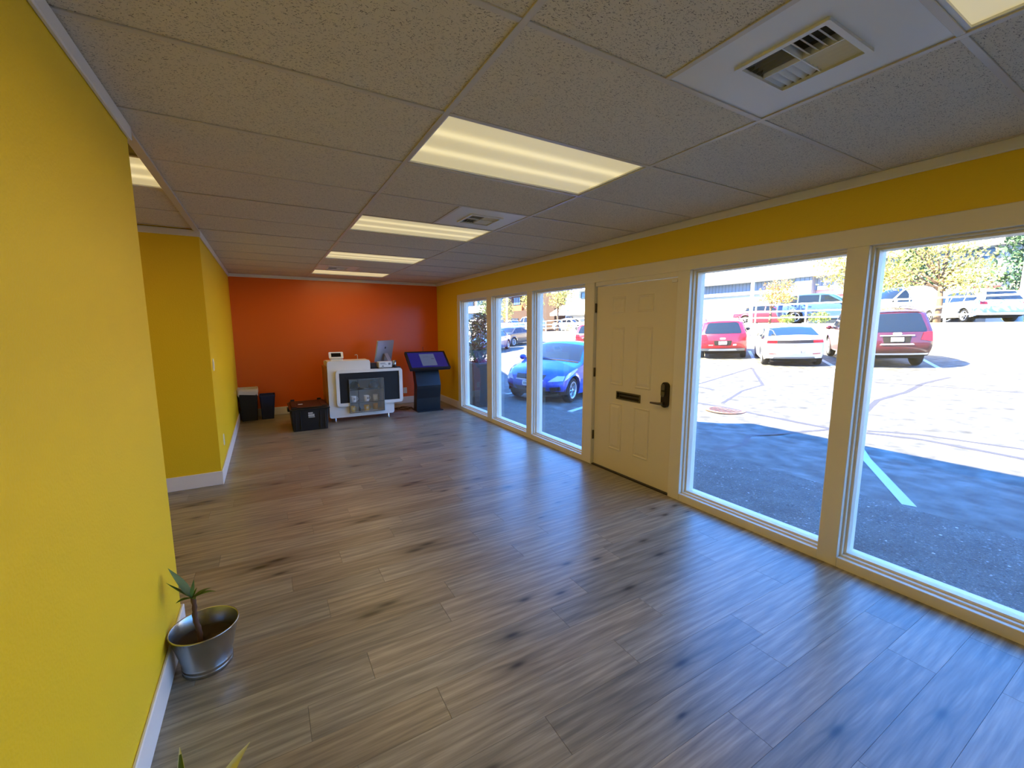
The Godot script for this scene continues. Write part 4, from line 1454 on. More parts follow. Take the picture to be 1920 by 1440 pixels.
	patch(st, "top", pv([[c.ws[0], -0.90], [c.ws[1], -0.90], [c.ws[1], 0.90], [c.ws[0], 0.90]]), 0.008)
	part(st, "windshield", M.car_glass, o)
	if c.rw:
		st = S(true)
		patch(st, "top", pv([[c.rw[0], -0.86], [c.rw[1], -0.90], [c.rw[1], 0.90], [c.rw[0], 0.86]]), 0.008)
		part(st, "rear_window", M.car_glass, o)
	var yb: float = c.belt + 0.03
	var yt: float = c.H - 0.12
	var g0: float = c.gl[0]
	var g1: float = c.gl[1]
	var sidep := pv([[g0, yb], [c.ws[1] + 0.1, yt], [lerpf(c.ws[1], g1, 0.55), yt + 0.015], [g1 - 0.38, yt - 0.03], [g1, yb + 0.12], [g1 - 0.05, yb + 0.02]])
	var cuts: Array = [0.0] + c.pill + [99.0]
	for sg in ["left", "right"]:
		for k in cuts.size() - 1:
			var strip := pv([[cuts[k] + 0.035, 0.0], [cuts[k + 1] - 0.035, 0.0], [cuts[k + 1] - 0.035, 3.0], [cuts[k] + 0.035, 3.0]])
			for piece in Geometry2D.intersect_polygons(sidep, strip):
				st = S(true)
				patch(st, sg, piece, 0.008)
				part(st, "side_window", M.car_glass, o)
	# mirrors and handles
	for sg in [-1.0, 1.0]:
		st = S(true)
		var mp := car_side(c.ws[0] + 0.30, c.belt + 0.02, sg)
		lathe(st, [Vector2(0, -0.1), Vector2(0.05, -0.085), Vector2(0.075, -0.02), Vector2(0.075, 0.04), Vector2(0.045, 0.09), Vector2(0, 0.1)], 10, Transform3D(Basis(Vector3(0.75, 0, 0), Vector3(0, 0, 1), Vector3(0, -1, 0)), mp + Vector3(0, 0.05, sg * 0.13)))
		tube(st, [mp, mp + Vector3(0, 0.03, sg * 0.08)], 0.02, 6)
		part(st, "mirror", paint if not dims.has("mirror") else dims.mirror, o)
		if lod < 2:
			for hs in [c.pill[0] - 0.18, c.pill[c.pill.size() - 1] - 0.12]:
				var hp := car_side(hs, c.belt - 0.1, sg)
				st = S()
				box(st, hp + Vector3(-0.09, -0.014, -0.012), hp + Vector3(0.09, 0.014, 0.018 if sg > 0 else 0.01), 0.006)
				part(st, "door_handle", paint, o)
	return o

func skin(o: Node3D, n: String, m: Material, face: String, poly: Array, off := 0.01) -> MeshInstance3D:
	var st := S(true)
	patch(st, face, pv(poly), off, 0.1, 0.08)
	return part(st, n, m, o)

func skin2(o: Node3D, n: String, m: Material, face: String, poly: Array, off := 0.01) -> void:     # mirrored pair across the car
	skin(o, n, m, face, poly, off)
	var q := []
	for p in poly: q.append([-p[0], p[1]])
	skin(o, n, m, face, q, off)

func skin_sides(o: Node3D, n: String, m: Material, poly: Array, off := 0.01) -> void:
	skin(o, n, m, "left", poly, off)
	skin(o, n, m, "right", poly, off)

func tail_kit(o: Node3D, kind: String, plate_y: float) -> void:
	var c := CP
	skin(o, "license_plate", M.plate, "rear", [[-0.17, plate_y - 0.06], [0.17, plate_y - 0.06], [0.17, plate_y + 0.06], [-0.17, plate_y + 0.06]], 0.02)

func parked_cars() -> void:
	var far := Vector2(0.82, -0.574)
	var near := Vector2(-0.87, 0.49)
	var g := "cars parked in the lot"
	var ref := func(x: float, z: float) -> Vector3: return Vector3(x, gy(x), z)
	# --- blue hatchback nosed in towards the shop
	var o := car("blue_car", "bright blue hatchback parked nose-in outside the left windows", "car", "hatch", M.paint_blue, ref.call(5.45, -8.70), near, 0, g, {}, true)
	for sgn in [-1.0, 1.0]:
		var q := [[0.60 * sgn, 0.535], [0.99 * sgn, 0.57], [0.99 * sgn, 0.685], [0.80 * sgn, 0.685]]
		skin(o, "headlight", M.lamp_clear, "front", q, 0.012)
	skin_sides(o, "headlight", M.lamp_clear, [[0.36, 0.565], [0.64, 0.675], [1.0, 0.845], [0.93, 0.885], [0.36, 0.685]], 0.012)
	skin(o, "grille", M.grille, "front", [[-0.46, 0.58], [0.46, 0.58], [0.52, 0.70], [-0.52, 0.70]], 0.008)
	skin(o, "grille_trim", M.trim_silver, "front", [[-0.50, 0.555], [0.50, 0.555], [0.47, 0.58], [-0.47, 0.58]], 0.016)
	skin(o, "badge", M.trim_silver, "front", [[-0.07, 0.62], [0.07, 0.62], [0.09, 0.66], [0.07, 0.70], [-0.07, 0.70], [-0.09, 0.66]], 0.018)
	skin(o, "air_intake", M.grille, "front", [[-0.50, 0.24], [0.50, 0.24], [0.56, 0.40], [-0.56, 0.40]], 0.008)
	skin2(o, "fog_lamp_opening", M.grille, "front", [[0.66, 0.30], [0.95, 0.33], [0.95, 0.43], [0.66, 0.40]], 0.008)
	skin(o, "license_plate", M.plate, "front", [[-0.19, 0.42], [0.19, 0.42], [0.19, 0.54], [-0.19, 0.54]], 0.022)
	for k in 6:
		skin(o, "plate_mark", M.trim_grey, "front", [[-0.15 + k * 0.052, 0.45], [-0.115 + k * 0.052, 0.45], [-0.115 + k * 0.052, 0.51], [-0.15 + k * 0.052, 0.51]], 0.024)
	skin_sides(o, "door_seam", M.under, [[1.52, 0.36], [1.535, 0.36], [1.535, 0.98], [1.52, 0.98]], 0.005)
	skin_sides(o, "door_seam", M.under, [[2.42, 0.36], [2.435, 0.36], [2.435, 0.98], [2.42, 0.98]], 0.005)
	skin(o, "wiper_cowl", M.under, "top", [[1.12, -0.85], [1.2, -0.88], [1.2, 0.88], [1.12, 0.85]], 0.006)
	# --- red sport utility, rear towards us
	o = car("red_car", "bright red sport utility car seen from behind, beside the door", "car", "suv", M.paint_red, ref.call(17.15, -11.38), far, 0, g, {scale = Vector3(1, 1.05, 1.08), mirror = M.plastic_black})
	suv_tail(o, M.paint_red, 0.70, true)
	# --- white fastback
	o = car("white_car", "white fastback car parked between the red and maroon cars", "car", "fastback", M.paint_white, ref.call(16.5, -8.13), far, 0, g, {scale = Vector3(1.02, 1.02, 1.12)})
	skin(o, "tail_panel", M.grille, "rear", [[-0.88, 0.86], [0.88, 0.86], [0.86, 0.97], [-0.86, 0.97]], 0.01)
	skin2(o, "taillight", M.tail_red, "rear", [[0.62, 0.865], [0.97, 0.86], [0.97, 0.975], [0.62, 0.955]], 0.014)
	skin(o, "plate_recess", M.trim_grey, "rear", [[-0.34, 0.52], [0.34, 0.52], [0.36, 0.66], [-0.36, 0.66]], 0.008)
	skin(o, "license_plate", M.plate, "rear", [[-0.19, 0.50], [0.19, 0.50], [0.19, 0.62], [-0.19, 0.62]], 0.02)
	skin(o, "badge", M.cap_tan, "rear", [[-0.06, 0.75], [0.06, 0.75], [0.06, 0.785], [-0.06, 0.785]], 0.014)
	skin(o, "rear_valance", M.trim_grey, "rear", [[-0.8, 0.24], [0.8, 0.24], [0.72, 0.36], [-0.72, 0.36]], 0.008)
	skin2(o, "reflector", M.tail_red, "rear", [[0.62, 0.46], [0.9, 0.47], [0.9, 0.50], [0.62, 0.49]], 0.012)
	# --- maroon large sport utility
	o = car("maroon_car", "large maroon sport utility car seen from behind in the right window", "car", "bigsuv", M.paint_maroon, ref.call(17.8, -5.72), far, 0, g, {scale = Vector3(1.02, 1.05, 1.03)})
	suv_tail(o, M.paint_maroon, 0.93, false)
	# --- second red car, mostly hidden by the door frame
	o = car("red_car", "red car behind the blue hatchback, cut off by the door frame", "car", "suv", M.paint_red, ref.call(16.6, -19.6), far, 1, g)
	suv_tail(o, M.paint_red, 0.70, false)
	# --- dark sedan
	o = car("dark_sedan", "dark grey sedan with pale wheels beyond the second window", "car", "sedan", M.paint_dark, ref.call(15.2, -28.6), Vector2(0.92, -0.39), 1, g)
	skin2(o, "taillight", M.tail_red, "rear", [[0.55, 0.72], [0.98, 0.72], [0.98, 0.90], [0.55, 0.86]], 0.012)
	skin_sides(o, "taillight", M.tail_red, [[4.35, 0.74], [4.55, 0.74], [4.55, 0.89], [4.30, 0.87]], 0.01)
	skin(o, "license_plate", M.plate, "rear", [[-0.2, 0.70], [0.2, 0.70], [0.2, 0.82], [-0.2, 0.82]], 0.016)
	# --- navy car at the far left
	o = car("navy_car", "dark blue car above the planter shrub in the leftmost window", "car", "sedan", M.paint_navy, ref.call(11.6, -24.6), Vector2(-0.75, 0.66), 1, g, {}, true)
	skin2(o, "headlight", M.lamp_clear, "front", [[0.55, 0.60], [0.98, 0.62], [0.98, 0.72], [0.6, 0.70]], 0.012)
	skin(o, "grille", M.grille, "front", [[-0.4, 0.5], [0.4, 0.5], [0.4, 0.64], [-0.4, 0.64]], 0.01)

func suv_tail(o: Node3D, paint: Material, plate_y: float, skid: bool) -> void:
	var c := CP
	var H: float = c.H
	var b: float = c.belt
	skin(o, "rear_window", M.car_glass, "rear", [[-0.80, b + 0.05], [0.80, b + 0.05], [0.84, b + 0.12], [0.80, H - 0.18], [0.70, H - 0.135], [-0.70, H - 0.135], [-0.80, H - 0.18], [-0.84, b + 0.12]], 0.012)
	skin2(o, "taillight", M.tail_red, "rear", [[0.66, b - 0.20], [0.99, b - 0.26], [0.99, b + 0.04], [0.74, b + 0.02]], 0.014)
	skin_sides(o, "taillight", M.tail_red, [[c.L - 0.48, b - 0.1], [c.L - 0.22, b - 0.24], [c.L - 0.22, b + 0.02], [c.L - 0.42, b + 0.02]], 0.012)
	skin(o, "license_plate", M.plate, "rear", [[-0.18, plate_y - 0.06], [0.18, plate_y - 0.06], [0.18, plate_y + 0.07], [-0.18, plate_y + 0.07]], 0.03)
	skin(o, "plate_recess", M.under, "rear", [[-0.36, plate_y - 0.10], [0.36, plate_y - 0.10], [0.40, plate_y + 0.10], [-0.40, plate_y + 0.10]], 0.006)
	skin(o, "badge", M.trim_silver, "rear", [[-0.10, plate_y + 0.14], [0.10, plate_y + 0.14], [0.13, plate_y + 0.18], [0.10, plate_y + 0.22], [-0.10, plate_y + 0.22], [-0.13, plate_y + 0.18]], 0.02)
	if skid:
		skin(o, "bumper_trim", M.trim_grey, "rear", [[-0.99, 0.36], [0.99, 0.36], [0.99, 0.47], [-0.99, 0.47]], 0.012)
		skin(o, "skid_plate", M.trim_silver, "rear", [[-0.66, 0.37], [0.66, 0.37], [0.58, 0.45], [-0.58, 0.45]], 0.024)
		skin(o, "script_badge", M.trim_silver, "rear", [[-0.62, 0.60], [-0.42, 0.60], [-0.42, 0.625], [-0.62, 0.625]], 0.012)
		skin(o, "sticker", M.plate, "rear", [[0.44, 0.59], [0.58, 0.59], [0.60, 0.65], [0.46, 0.65]], 0.012)
	else:
		skin(o, "garnish", M.trim_silver, "rear", [[-0.48, plate_y + 0.11], [0.48, plate_y + 0.11], [0.48, plate_y + 0.14], [-0.48, plate_y + 0.14]], 0.03)
		skin(o, "garnish", M.trim_silver, "rear", [[-0.48, plate_y - 0.16], [0.48, plate_y - 0.16], [0.44, plate_y - 0.12], [-0.44, plate_y - 0.12]], 0.03)
		skin(o, "bumper_trim", M.trim_silver, "rear", [[-0.96, 0.44], [0.96, 0.44], [0.96, 0.50], [-0.96, 0.50]], 0.03)
	# roof rails
	for sg in [-1.0, 1.0]:
		var st := S(true)
		var pts := []
		for i in 9:
			var s: float = lerpf(c.ws[1] + 0.2, c.L - 0.75, i / 8.0)
			var p := car_map("top", Vector2(s, sg * 0.88), 0.06 if i > 0 and i < 8 else 0.0)
			pts.append(p)
		tube(st, pts, 0.018, 6)
		part(st, "roof_rail", M.plastic_grey, o)
	var sp := S(true)
	patch(sp, "top", pv([[c.L - 0.30, -0.84], [c.L, -0.88], [c.L, 0.88], [c.L - 0.30, 0.84]]), 0.03)
	part(sp, "spoiler", paint, o)

# ------------------------------------------------------------------ outdoors
func ribbon(st: SurfaceTool, pts: Array, w: float, lift: float) -> void:
	for i in pts.size() - 1:
		var a: Vector2 = pts[i]
		var b: Vector2 = pts[i + 1]
		var n := (b - a).orthogonal().normalized() * w * 0.5
		var segs := maxi(1, ceili(absf(a.x - b.x) / 2.0))
		for k in segs:
			var p := a.lerp(b, float(k) / segs)
			var q := a.lerp(b, float(k + 1) / segs)
			var c := []
			for v in [p - n, q - n, q + n, p + n]:
				c.append(Vector3(v.x, gy(v.x) + lift, v.y))
			quad(st, c[0], c[1], c[2], c[3])

func parking_lot() -> void:
	var o := structure("pavement")
	var st := S()
	var slab := func(st: SurfaceTool, xa: float, xb: float) -> void:
		for k in 10:
			var za := 14.0 - 9.5 * k
			var zb := za - 9.5
			quad(st, Vector3(xa, gy(xa), za), Vector3(xb, gy(xb), za), Vector3(xb, gy(xb), zb), Vector3(xa, gy(xa), zb))
	slab.call(st, 3.33, 5.6)
	part(st, "coarse_strip", M.asphalt_coarse, o)
	st = S()
	slab.call(st, 5.6, 8.0)
	slab.call(st, 8.0, 23.2)
	part(st, "worn_asphalt", M.asphalt_worn, o)
	# stall lines
	for l in [[Vector2(5.68, -1.57), Vector2(9.6, -3.75), 0.12], [Vector2(5.68, -7.30), Vector2(9.8, -9.60), 0.12], [Vector2(5.68, -10.15), Vector2(9.8, -12.45), 0.12], [Vector2(15.0, -8.5), Vector2(21.0, -12.5), 0.13], [Vector2(16.6, -6.7), Vector2(21.6, -10.1), 0.13], [Vector2(15.2, -3.2), Vector2(21.5, -6.2), 0.13], [Vector2(16.5, -0.9), Vector2(22.0, -4.0), 0.13], [Vector2(15.0, -14.5), Vector2(21.0, -18.5), 0.13], [Vector2(15.0, -22.6), Vector2(20.0, -26.0), 0.13]]:
		st = S()
		ribbon(st, [l[0], l[1]], l[2], 0.004)
		part(st, "stall_line", M.line_paint, o)
	# tar-sealed cracks
	for c in [[[11.22, -8.34], [13.2, -8.7], [15.6, -9.15]], [[15.6, -9.15], [12.58, -7.01], [11.4, -6.9], [9.68, -6.34]], [[9.29, -6.88], [9.3, -6.0], [9.21, -5.32], [9.15, -4.5], [9.09, -3.72], [9.45, -2.6], [9.3, -1.0]], [[9.4, -3.3], [9.75, -2.7], [9.95, -1.2], [9.9, 0.5]], [[9.3, -3.4], [10.79, -3.88], [12.3, -4.2], [13.85, -4.15], [15.4, -4.3], [16.9, -4.17]], [[14.87, -5.17], [15.1, -3.9], [15.27, -2.49], [15.6, 0.0]], [[5.75, -3.85], [6.6, -3.9], [7.4, -4.3], [8.29, -4.07], [9.09, -3.72]], [[10.9, -9.0], [11.22, -8.34], [11.0, -7.5]]]:
		st = S()
		var p := []
		for q in c: p.append(Vector2(q[0], q[1]))
		ribbon(st, p, 0.085 if p.size() < 6 else 0.11, 0.003)
		part(st, "crack_seal", M.tar_seal, o)
	# drain grate
	var d := thing("drain_grate", "rusty round drain cover set in the sunlit asphalt", "drain", Vector3(9.05, gy(9.05) + 0.002, -5.85))
	st = S()
	lathe(st, [Vector2(0.42, 0.0), Vector2(0.42, 0.015), Vector2(0.34, 0.015), Vector2(0.34, 0.0)], 28)
	part(st, "rim", M.drain_iron, d)
	for k in 7:
		var z := -0.27 + 0.09 * k
		var hw := sqrt(0.34 * 0.34 - z * z)
		bx("bar", Vector3(-hw, 0.0, z - 0.018), Vector3(hw, 0.014, z + 0.018), M.drain_iron, d)
	# roof and eave of this building: they shade the strip outside the windows
	o = structure("roof")
	st = S()
	var eave := pv([[-3.5, -6.0], [4.4, -6.0], [4.4, 6.45], [3.58, 7.2], [3.7, 10.0], [4.05, 15.6], [5.2, 18.8], [5.2, 26.0], [-3.5, 26.0]])
	prism(st, eave, 3.12, 3.27, Transform3D(Basis(Vector3(1, 0, 0), Vector3(0, 0, -1), Vector3(0, 1, 0)), Vector3.ZERO))
	part(st, "eave", M.soffit, o)
	bx("neighbour_wall", Vector3(-3.4, -0.4, -26.0), Vector3(3.33, 3.12, ZB - 0.16), M.outer_wall, o)
	bx("back_wall", Vector3(-3.4, -0.4, ZB - 0.16), Vector3(-2.86, 3.12, 6.0), M.outer_wall, o)
	bx("end_wall", Vector3(-2.86, -0.4, 3.66), Vector3(3.33, 3.12, 6.0), M.outer_wall, o)
	# tall planter outside the leftmost window
	var pl := thing("planter", "tall dark square planter holding a leafy shrub outside the window", "planter", Vector3(4.05, gy(4.05), -8.5))
	st = S()
	tapered(st, Rect2(-0.17, -0.17, 0.34, 0.34), 0.0, Rect2(-0.27, -0.27, 0.54, 0.54), 0.98, 0.03)
	ring_prism(st, rrect(-0.285, -0.285, 0.285, 0.285, 0.02, 2), rrect(-0.24, -0.24, 0.24, 0.24, 0.02, 2), 0.96, 1.0, Transform3D(Basis(Vector3(1, 0, 0), Vector3(0, 0, -1), Vector3(0, 1, 0)), Vector3.ZERO))
	part(st, "pot", M.planter_brown, pl)
	bx("soil", Vector3(-0.24, 0.90, -0.24), Vector3(0.24, 0.93, 0.24), M.soil, pl)
	var sh := thing("shrub", "leafy evergreen shrub growing in the tall dark planter", "shrub", Vector3(4.05, gy(4.05) + 0.93, -8.5))
	rng.seed = 21
	for k in 6:
		st = S(true)
		var a := TAU * k / 6.0
		tube(st, [Vector3(0.04 * cos(a), -0.02, 0.04 * sin(a)), Vector3(0.12 * cos(a), 0.4, 0.12 * sin(a)), Vector3(0.2 * cos(a + 0.4), 0.95, 0.2 * sin(a + 0.4))], [0.014, 0.01, 0.004], 5)
		part(st, "stem", M.bark, sh)
	leaf_cloud(sh, "foliage", [[Vector3(0, 0.55, 0), Vector3(0.30, 0.40, 0.30)], [Vector3(0.05, 0.9, 0.0), Vector3(0.24, 0.25, 0.24)], [Vector3(-0.05, 0.3, 0.05), Vector3(0.24, 0.25, 0.24)]], 900, 0.055, [Color(0.035, 0.075, 0.03), Color(0.06, 0.11, 0.05), Color(0.10, 0.13, 0.06), Color(0.16, 0.17, 0.12)], 31)
	leaf_cloud(sh, "red_blossom", [[Vector3(0.05, 0.08, 0.05), Vector3(0.24, 0.07, 0.24)]], 90, 0.045, [Color(0.35, 0.02, 0.06), Color(0.5, 0.05, 0.08)], 33)

func leaf_cloud(parent: Node3D, n: String, blobs: Array, count: int, size: float, cols: Array, seedv: int, upright := 0.0) -> void:
	rng.seed = seedv
	var st := SurfaceTool.new()
	st.begin(Mesh.PRIMITIVE_TRIANGLES)
	st.set_smooth_group(-1)
	for i in count:
		var b: Array = blobs[i % blobs.size()]
		var d := Vector3(rng.randfn(), rng.randfn(), rng.randfn()).normalized() * pow(rng.randf(), 0.45)
		var c: Vector3 = b[0] + d * b[1]
		var ax := Vector3(rng.randfn(), rng.randfn() + upright, rng.randfn()).normalized()
		var sd := ax.cross(Vector3(rng.randfn(), rng.randfn(), rng.randfn())).normalized()
		var nn := ax.cross(sd)
		var s := size * rng.randf_range(0.6, 1.3)
		var col: Color = cols[rng.randi_range(0, cols.size() - 1)] * rng.randf_range(0.8, 1.2)
		col.a = 1.0
		st.set_color(col)
		var p0 := c - ax * s
		var p1 := c + sd * s * 0.42 + nn * s * 0.12
		var p2 := c + ax * s
		var p3 := c - sd * s * 0.42 + nn * s * 0.12
		tri(st, p0, p1, p2)
		tri(st, p0, p2, p3)
	if not M.has("leaves"):
		var m := mat("leaves", Color.WHITE, 0.6)
		m.vertex_color_use_as_albedo = true
		m.backlight_enabled = true
		m.backlight = srgb(70, 80, 30)
	var o := part(st, n, M.leaves, parent)
	o.set_meta("kind", "stuff")

func upper_lot() -> void:
	# retaining bank, upper lot, and the white pipe railing along its edge
	var o := structure("retaining_wall")
	var st := S()
	var zs := [14.0, 0.0, -6.0, -14.0, -20.0, -27.0, -34.0, -40.0, -60.0, -81.0]
	for i in zs.size() - 1:
		var a: float = zs[i]
		var b: float = zs[i + 1]
		quad(st, Vector3(23.0, gy(23.0) - 0.1, a), Vector3(23.0, gy(23.0) - 0.1, b), Vector3(23.5, up_y(b), b), Vector3(23.5, up_y(a), a))
	part(st, "face", M.concrete, o)
	st = S()
	for i in zs.size() - 1:
		var a: float = zs[i]
		var b: float = zs[i + 1]
		quad(st, Vector3(23.5, up_y(a), a), Vector3(23.5, up_y(b), b), Vector3(25.0, up_y(b) + 0.02, b), Vector3(25.0, up_y(a) + 0.02, a))
	part(st, "planting_strip", M.bank, o)
	st = S()
	for i in zs.size() - 1:
		var a: float = zs[i]
		var b: float = zs[i + 1]
		quad(st, Vector3(25.0, up_y(a) + 0.02, a), Vector3(25.0, up_y(b) + 0.02, b), Vector3(90.0, up_y(b) + 0.1, b), Vector3(90.0, up_y(a) + 0.1, a))
	part(st, "upper_asphalt", M.asphalt_worn, o)
	var r := thing("railing", "white pipe railing along the edge of the upper lot", "railing", Vector3(23.6, 0, 0))
	for h in [0.32, 0.64, 1.0]:
		st = S(true)
		var pts := []
		for z in zs:
			pts.append(Vector3(0, up_y(z) + h, z))
		tube(st, pts, 0.035, 8)
		part(st, "rail", M.rail_paint, r)
	var z := 4.0
	while z > -60.0:
		st = S(true)
		tube(st, [Vector3(0, up_y(z) - 0.05, z), Vector3(0, up_y(z) + 1.0, z)], 0.04, 8)
		part(st, "post", M.rail_paint, r)
		z -= 2.55
	# lamp posts
	for p in [[Vector3(23.9, 0, -50.5), 0.16, "thick pale pole in the leftmost window"], [Vector3(23.9, 0, -42.5), 0.10, "slim pale pole in the second window"], [Vector3(23.9, 0, -14.3), 0.10, "slim pale pole rising above the red car beside the door"], [Vector3(30.0, 0, -5.4), 0.12, "pale pole at the photo's right edge before the evergreen"]]:
		var y0 := up_y(p[0].z)
		var l := thing("lamp_post", p[2], "pole", Vector3(p[0].x, y0, p[0].z))
		st = S(true)
		tube(st, [Vector3(0, 0, 0), Vector3(0, 0.5, 0), Vector3(0, 8.5, 0)], [p[1] * 1.25, p[1], p[1] * 0.8], 12)
		part(st, "pole", M.pole_paint, l)
		bx("foot", Vector3(-0.25, -0.02, -0.25), Vector3(0.25, 0.06, 0.25), M.concrete, l, 0.02)
		bx("luminaire", Vector3(-0.2, 8.5, -0.6), Vector3(0.2, 8.65, 0.2), M.pole_paint, l, 0.03)
	# cars on the upper lot
	var g := "cars on the upper lot"
	var up := func(x: float, zz: float) -> Vector3: return Vector3(x, up_y(zz) + 0.03, zz)
	var c := car("white_van", "white van behind the railing, left of the big yellow tree", "van", "van", M.paint_white, up.call(30.2, -11.8), Vector2(-0.8, -0.6), 2, g, {}, true, false)
	skin2(c, "headlight", M.lamp_clear, "front", [[0.55, 0.78], [0.97, 0.80], [0.97, 0.92], [0.6, 0.9]], 0.012)
	skin(c, "grille", M.grille, "front", [[-0.5, 0.6], [0.5, 0.6], [0.5, 0.76], [-0.5, 0.76]], 0.012)
	c = car("white_wagon", "small white wagon behind the railing at the photo's right", "car", "suv", M.paint_white, up.call(28.2, -5.5), Vector2(0.75, -0.66), 2, g, {scale = Vector3(1, 0.92, 1)}, false, false)
	skin(c, "rear_window", M.car_glass, "rear", [[-0.8, 1.1], [0.8, 1.1], [0.72, 1.5], [-0.72, 1.5]], 0.014)
	skin2(c, "taillight", M.tail_red, "rear", [[0.7, 0.8], [0.99, 0.8], [0.99, 1.02], [0.74, 1.0]], 0.014)
	c = car("dark_red_sedan", "dark red sedan behind the railing below the small orange tree", "car", "sedan", M.paint_darkred, up.call(26.6, -16.6), Vector2(0.25, 0.97), 2, g, {}, true, false)
	c.transform.origin = Vector3(30.8, up_y(-16.6) + 0.03, -17.0)
	c = car("steel_blue_car", "steel blue car behind the railing left of the maroon car", "car", "suv", M.paint_steelblue, up.call(26.3, -14.2), Vector2(0.35, 0.94), 2, g, {}, false, false)
	skin2(c, "taillight", M.tail_red, "rear", [[0.66, 0.78], [0.99, 0.75], [0.99, 1.0], [0.7, 0.98]], 0.014)
	skin(c, "rear_window", M.car_glass, "rear", [[-0.8, 1.1], [0.8, 1.1], [0.72, 1.5], [-0.72, 1.5]], 0.014)
	c = car("silver_car", "pale silver car behind the railing above the red car", "car", "sedan", M.paint_silver, up.call(26.8, -24.0), Vector2(0.2, 0.98), 2, g, {}, false, false)
	c = car("white_sedan", "white sedan behind the railing in the third window", "car", "sedan", M.paint_white, up.call(27.5, -38.0), Vector2(0.2, 0.98), 2, g, {}, false, false)
	c = car("white_utility_car", "white tall car behind the railing at the third window's left edge", "car", "bigsuv", M.paint_white, up.call(29.4, -44.0), Vector2(0.0, -1.0), 2, g, {}, false, false)
	c = car("silver_car", "silver car behind the railing above the dark grey sedan", "car", "fastback", M.paint_silver, up.call(26.3, -43.5), Vector2(0.05, -1.0), 2, g, {}, false, false)

func wall_window(o: Node3D, x: float, y0: float, y1: float, z0: float, z1: float, panes: int, m: Material) -> void:
	var st := S()
	var xf := Transform3D(Basis(Vector3(0, 0, 1), Vector3(0, 1, 0), Vector3(-1, 0, 0)), Vector3(x, 0, 0))
	ring_prism(st, rrect(z0, y0, z1, y1, 0.01, 1), rrect(z0 + 0.08, y0 + 0.08, z1 - 0.08, y1 - 0.08, 0.01, 1), -0.02, 0.08, xf)
	for k in range(1, panes):
		var z := lerpf(z0, z1, float(k) / panes)
		box(st, Vector3(x - 0.07, y0, z - 0.04), Vector3(x, y1, z + 0.04))
	var w := part(st, "window", M.window_dark, o)
	for k in panes:
		var za := lerpf(z0, z1, float(k) / panes)
		var zb := lerpf(z0, z1, float(k + 1) / panes)
		bx("pane", Vector3(x - 0.03, y0 + 0.05, za + 0.04), Vector3(x - 0.01, y1 - 0.05, zb - 0.04), m, w)

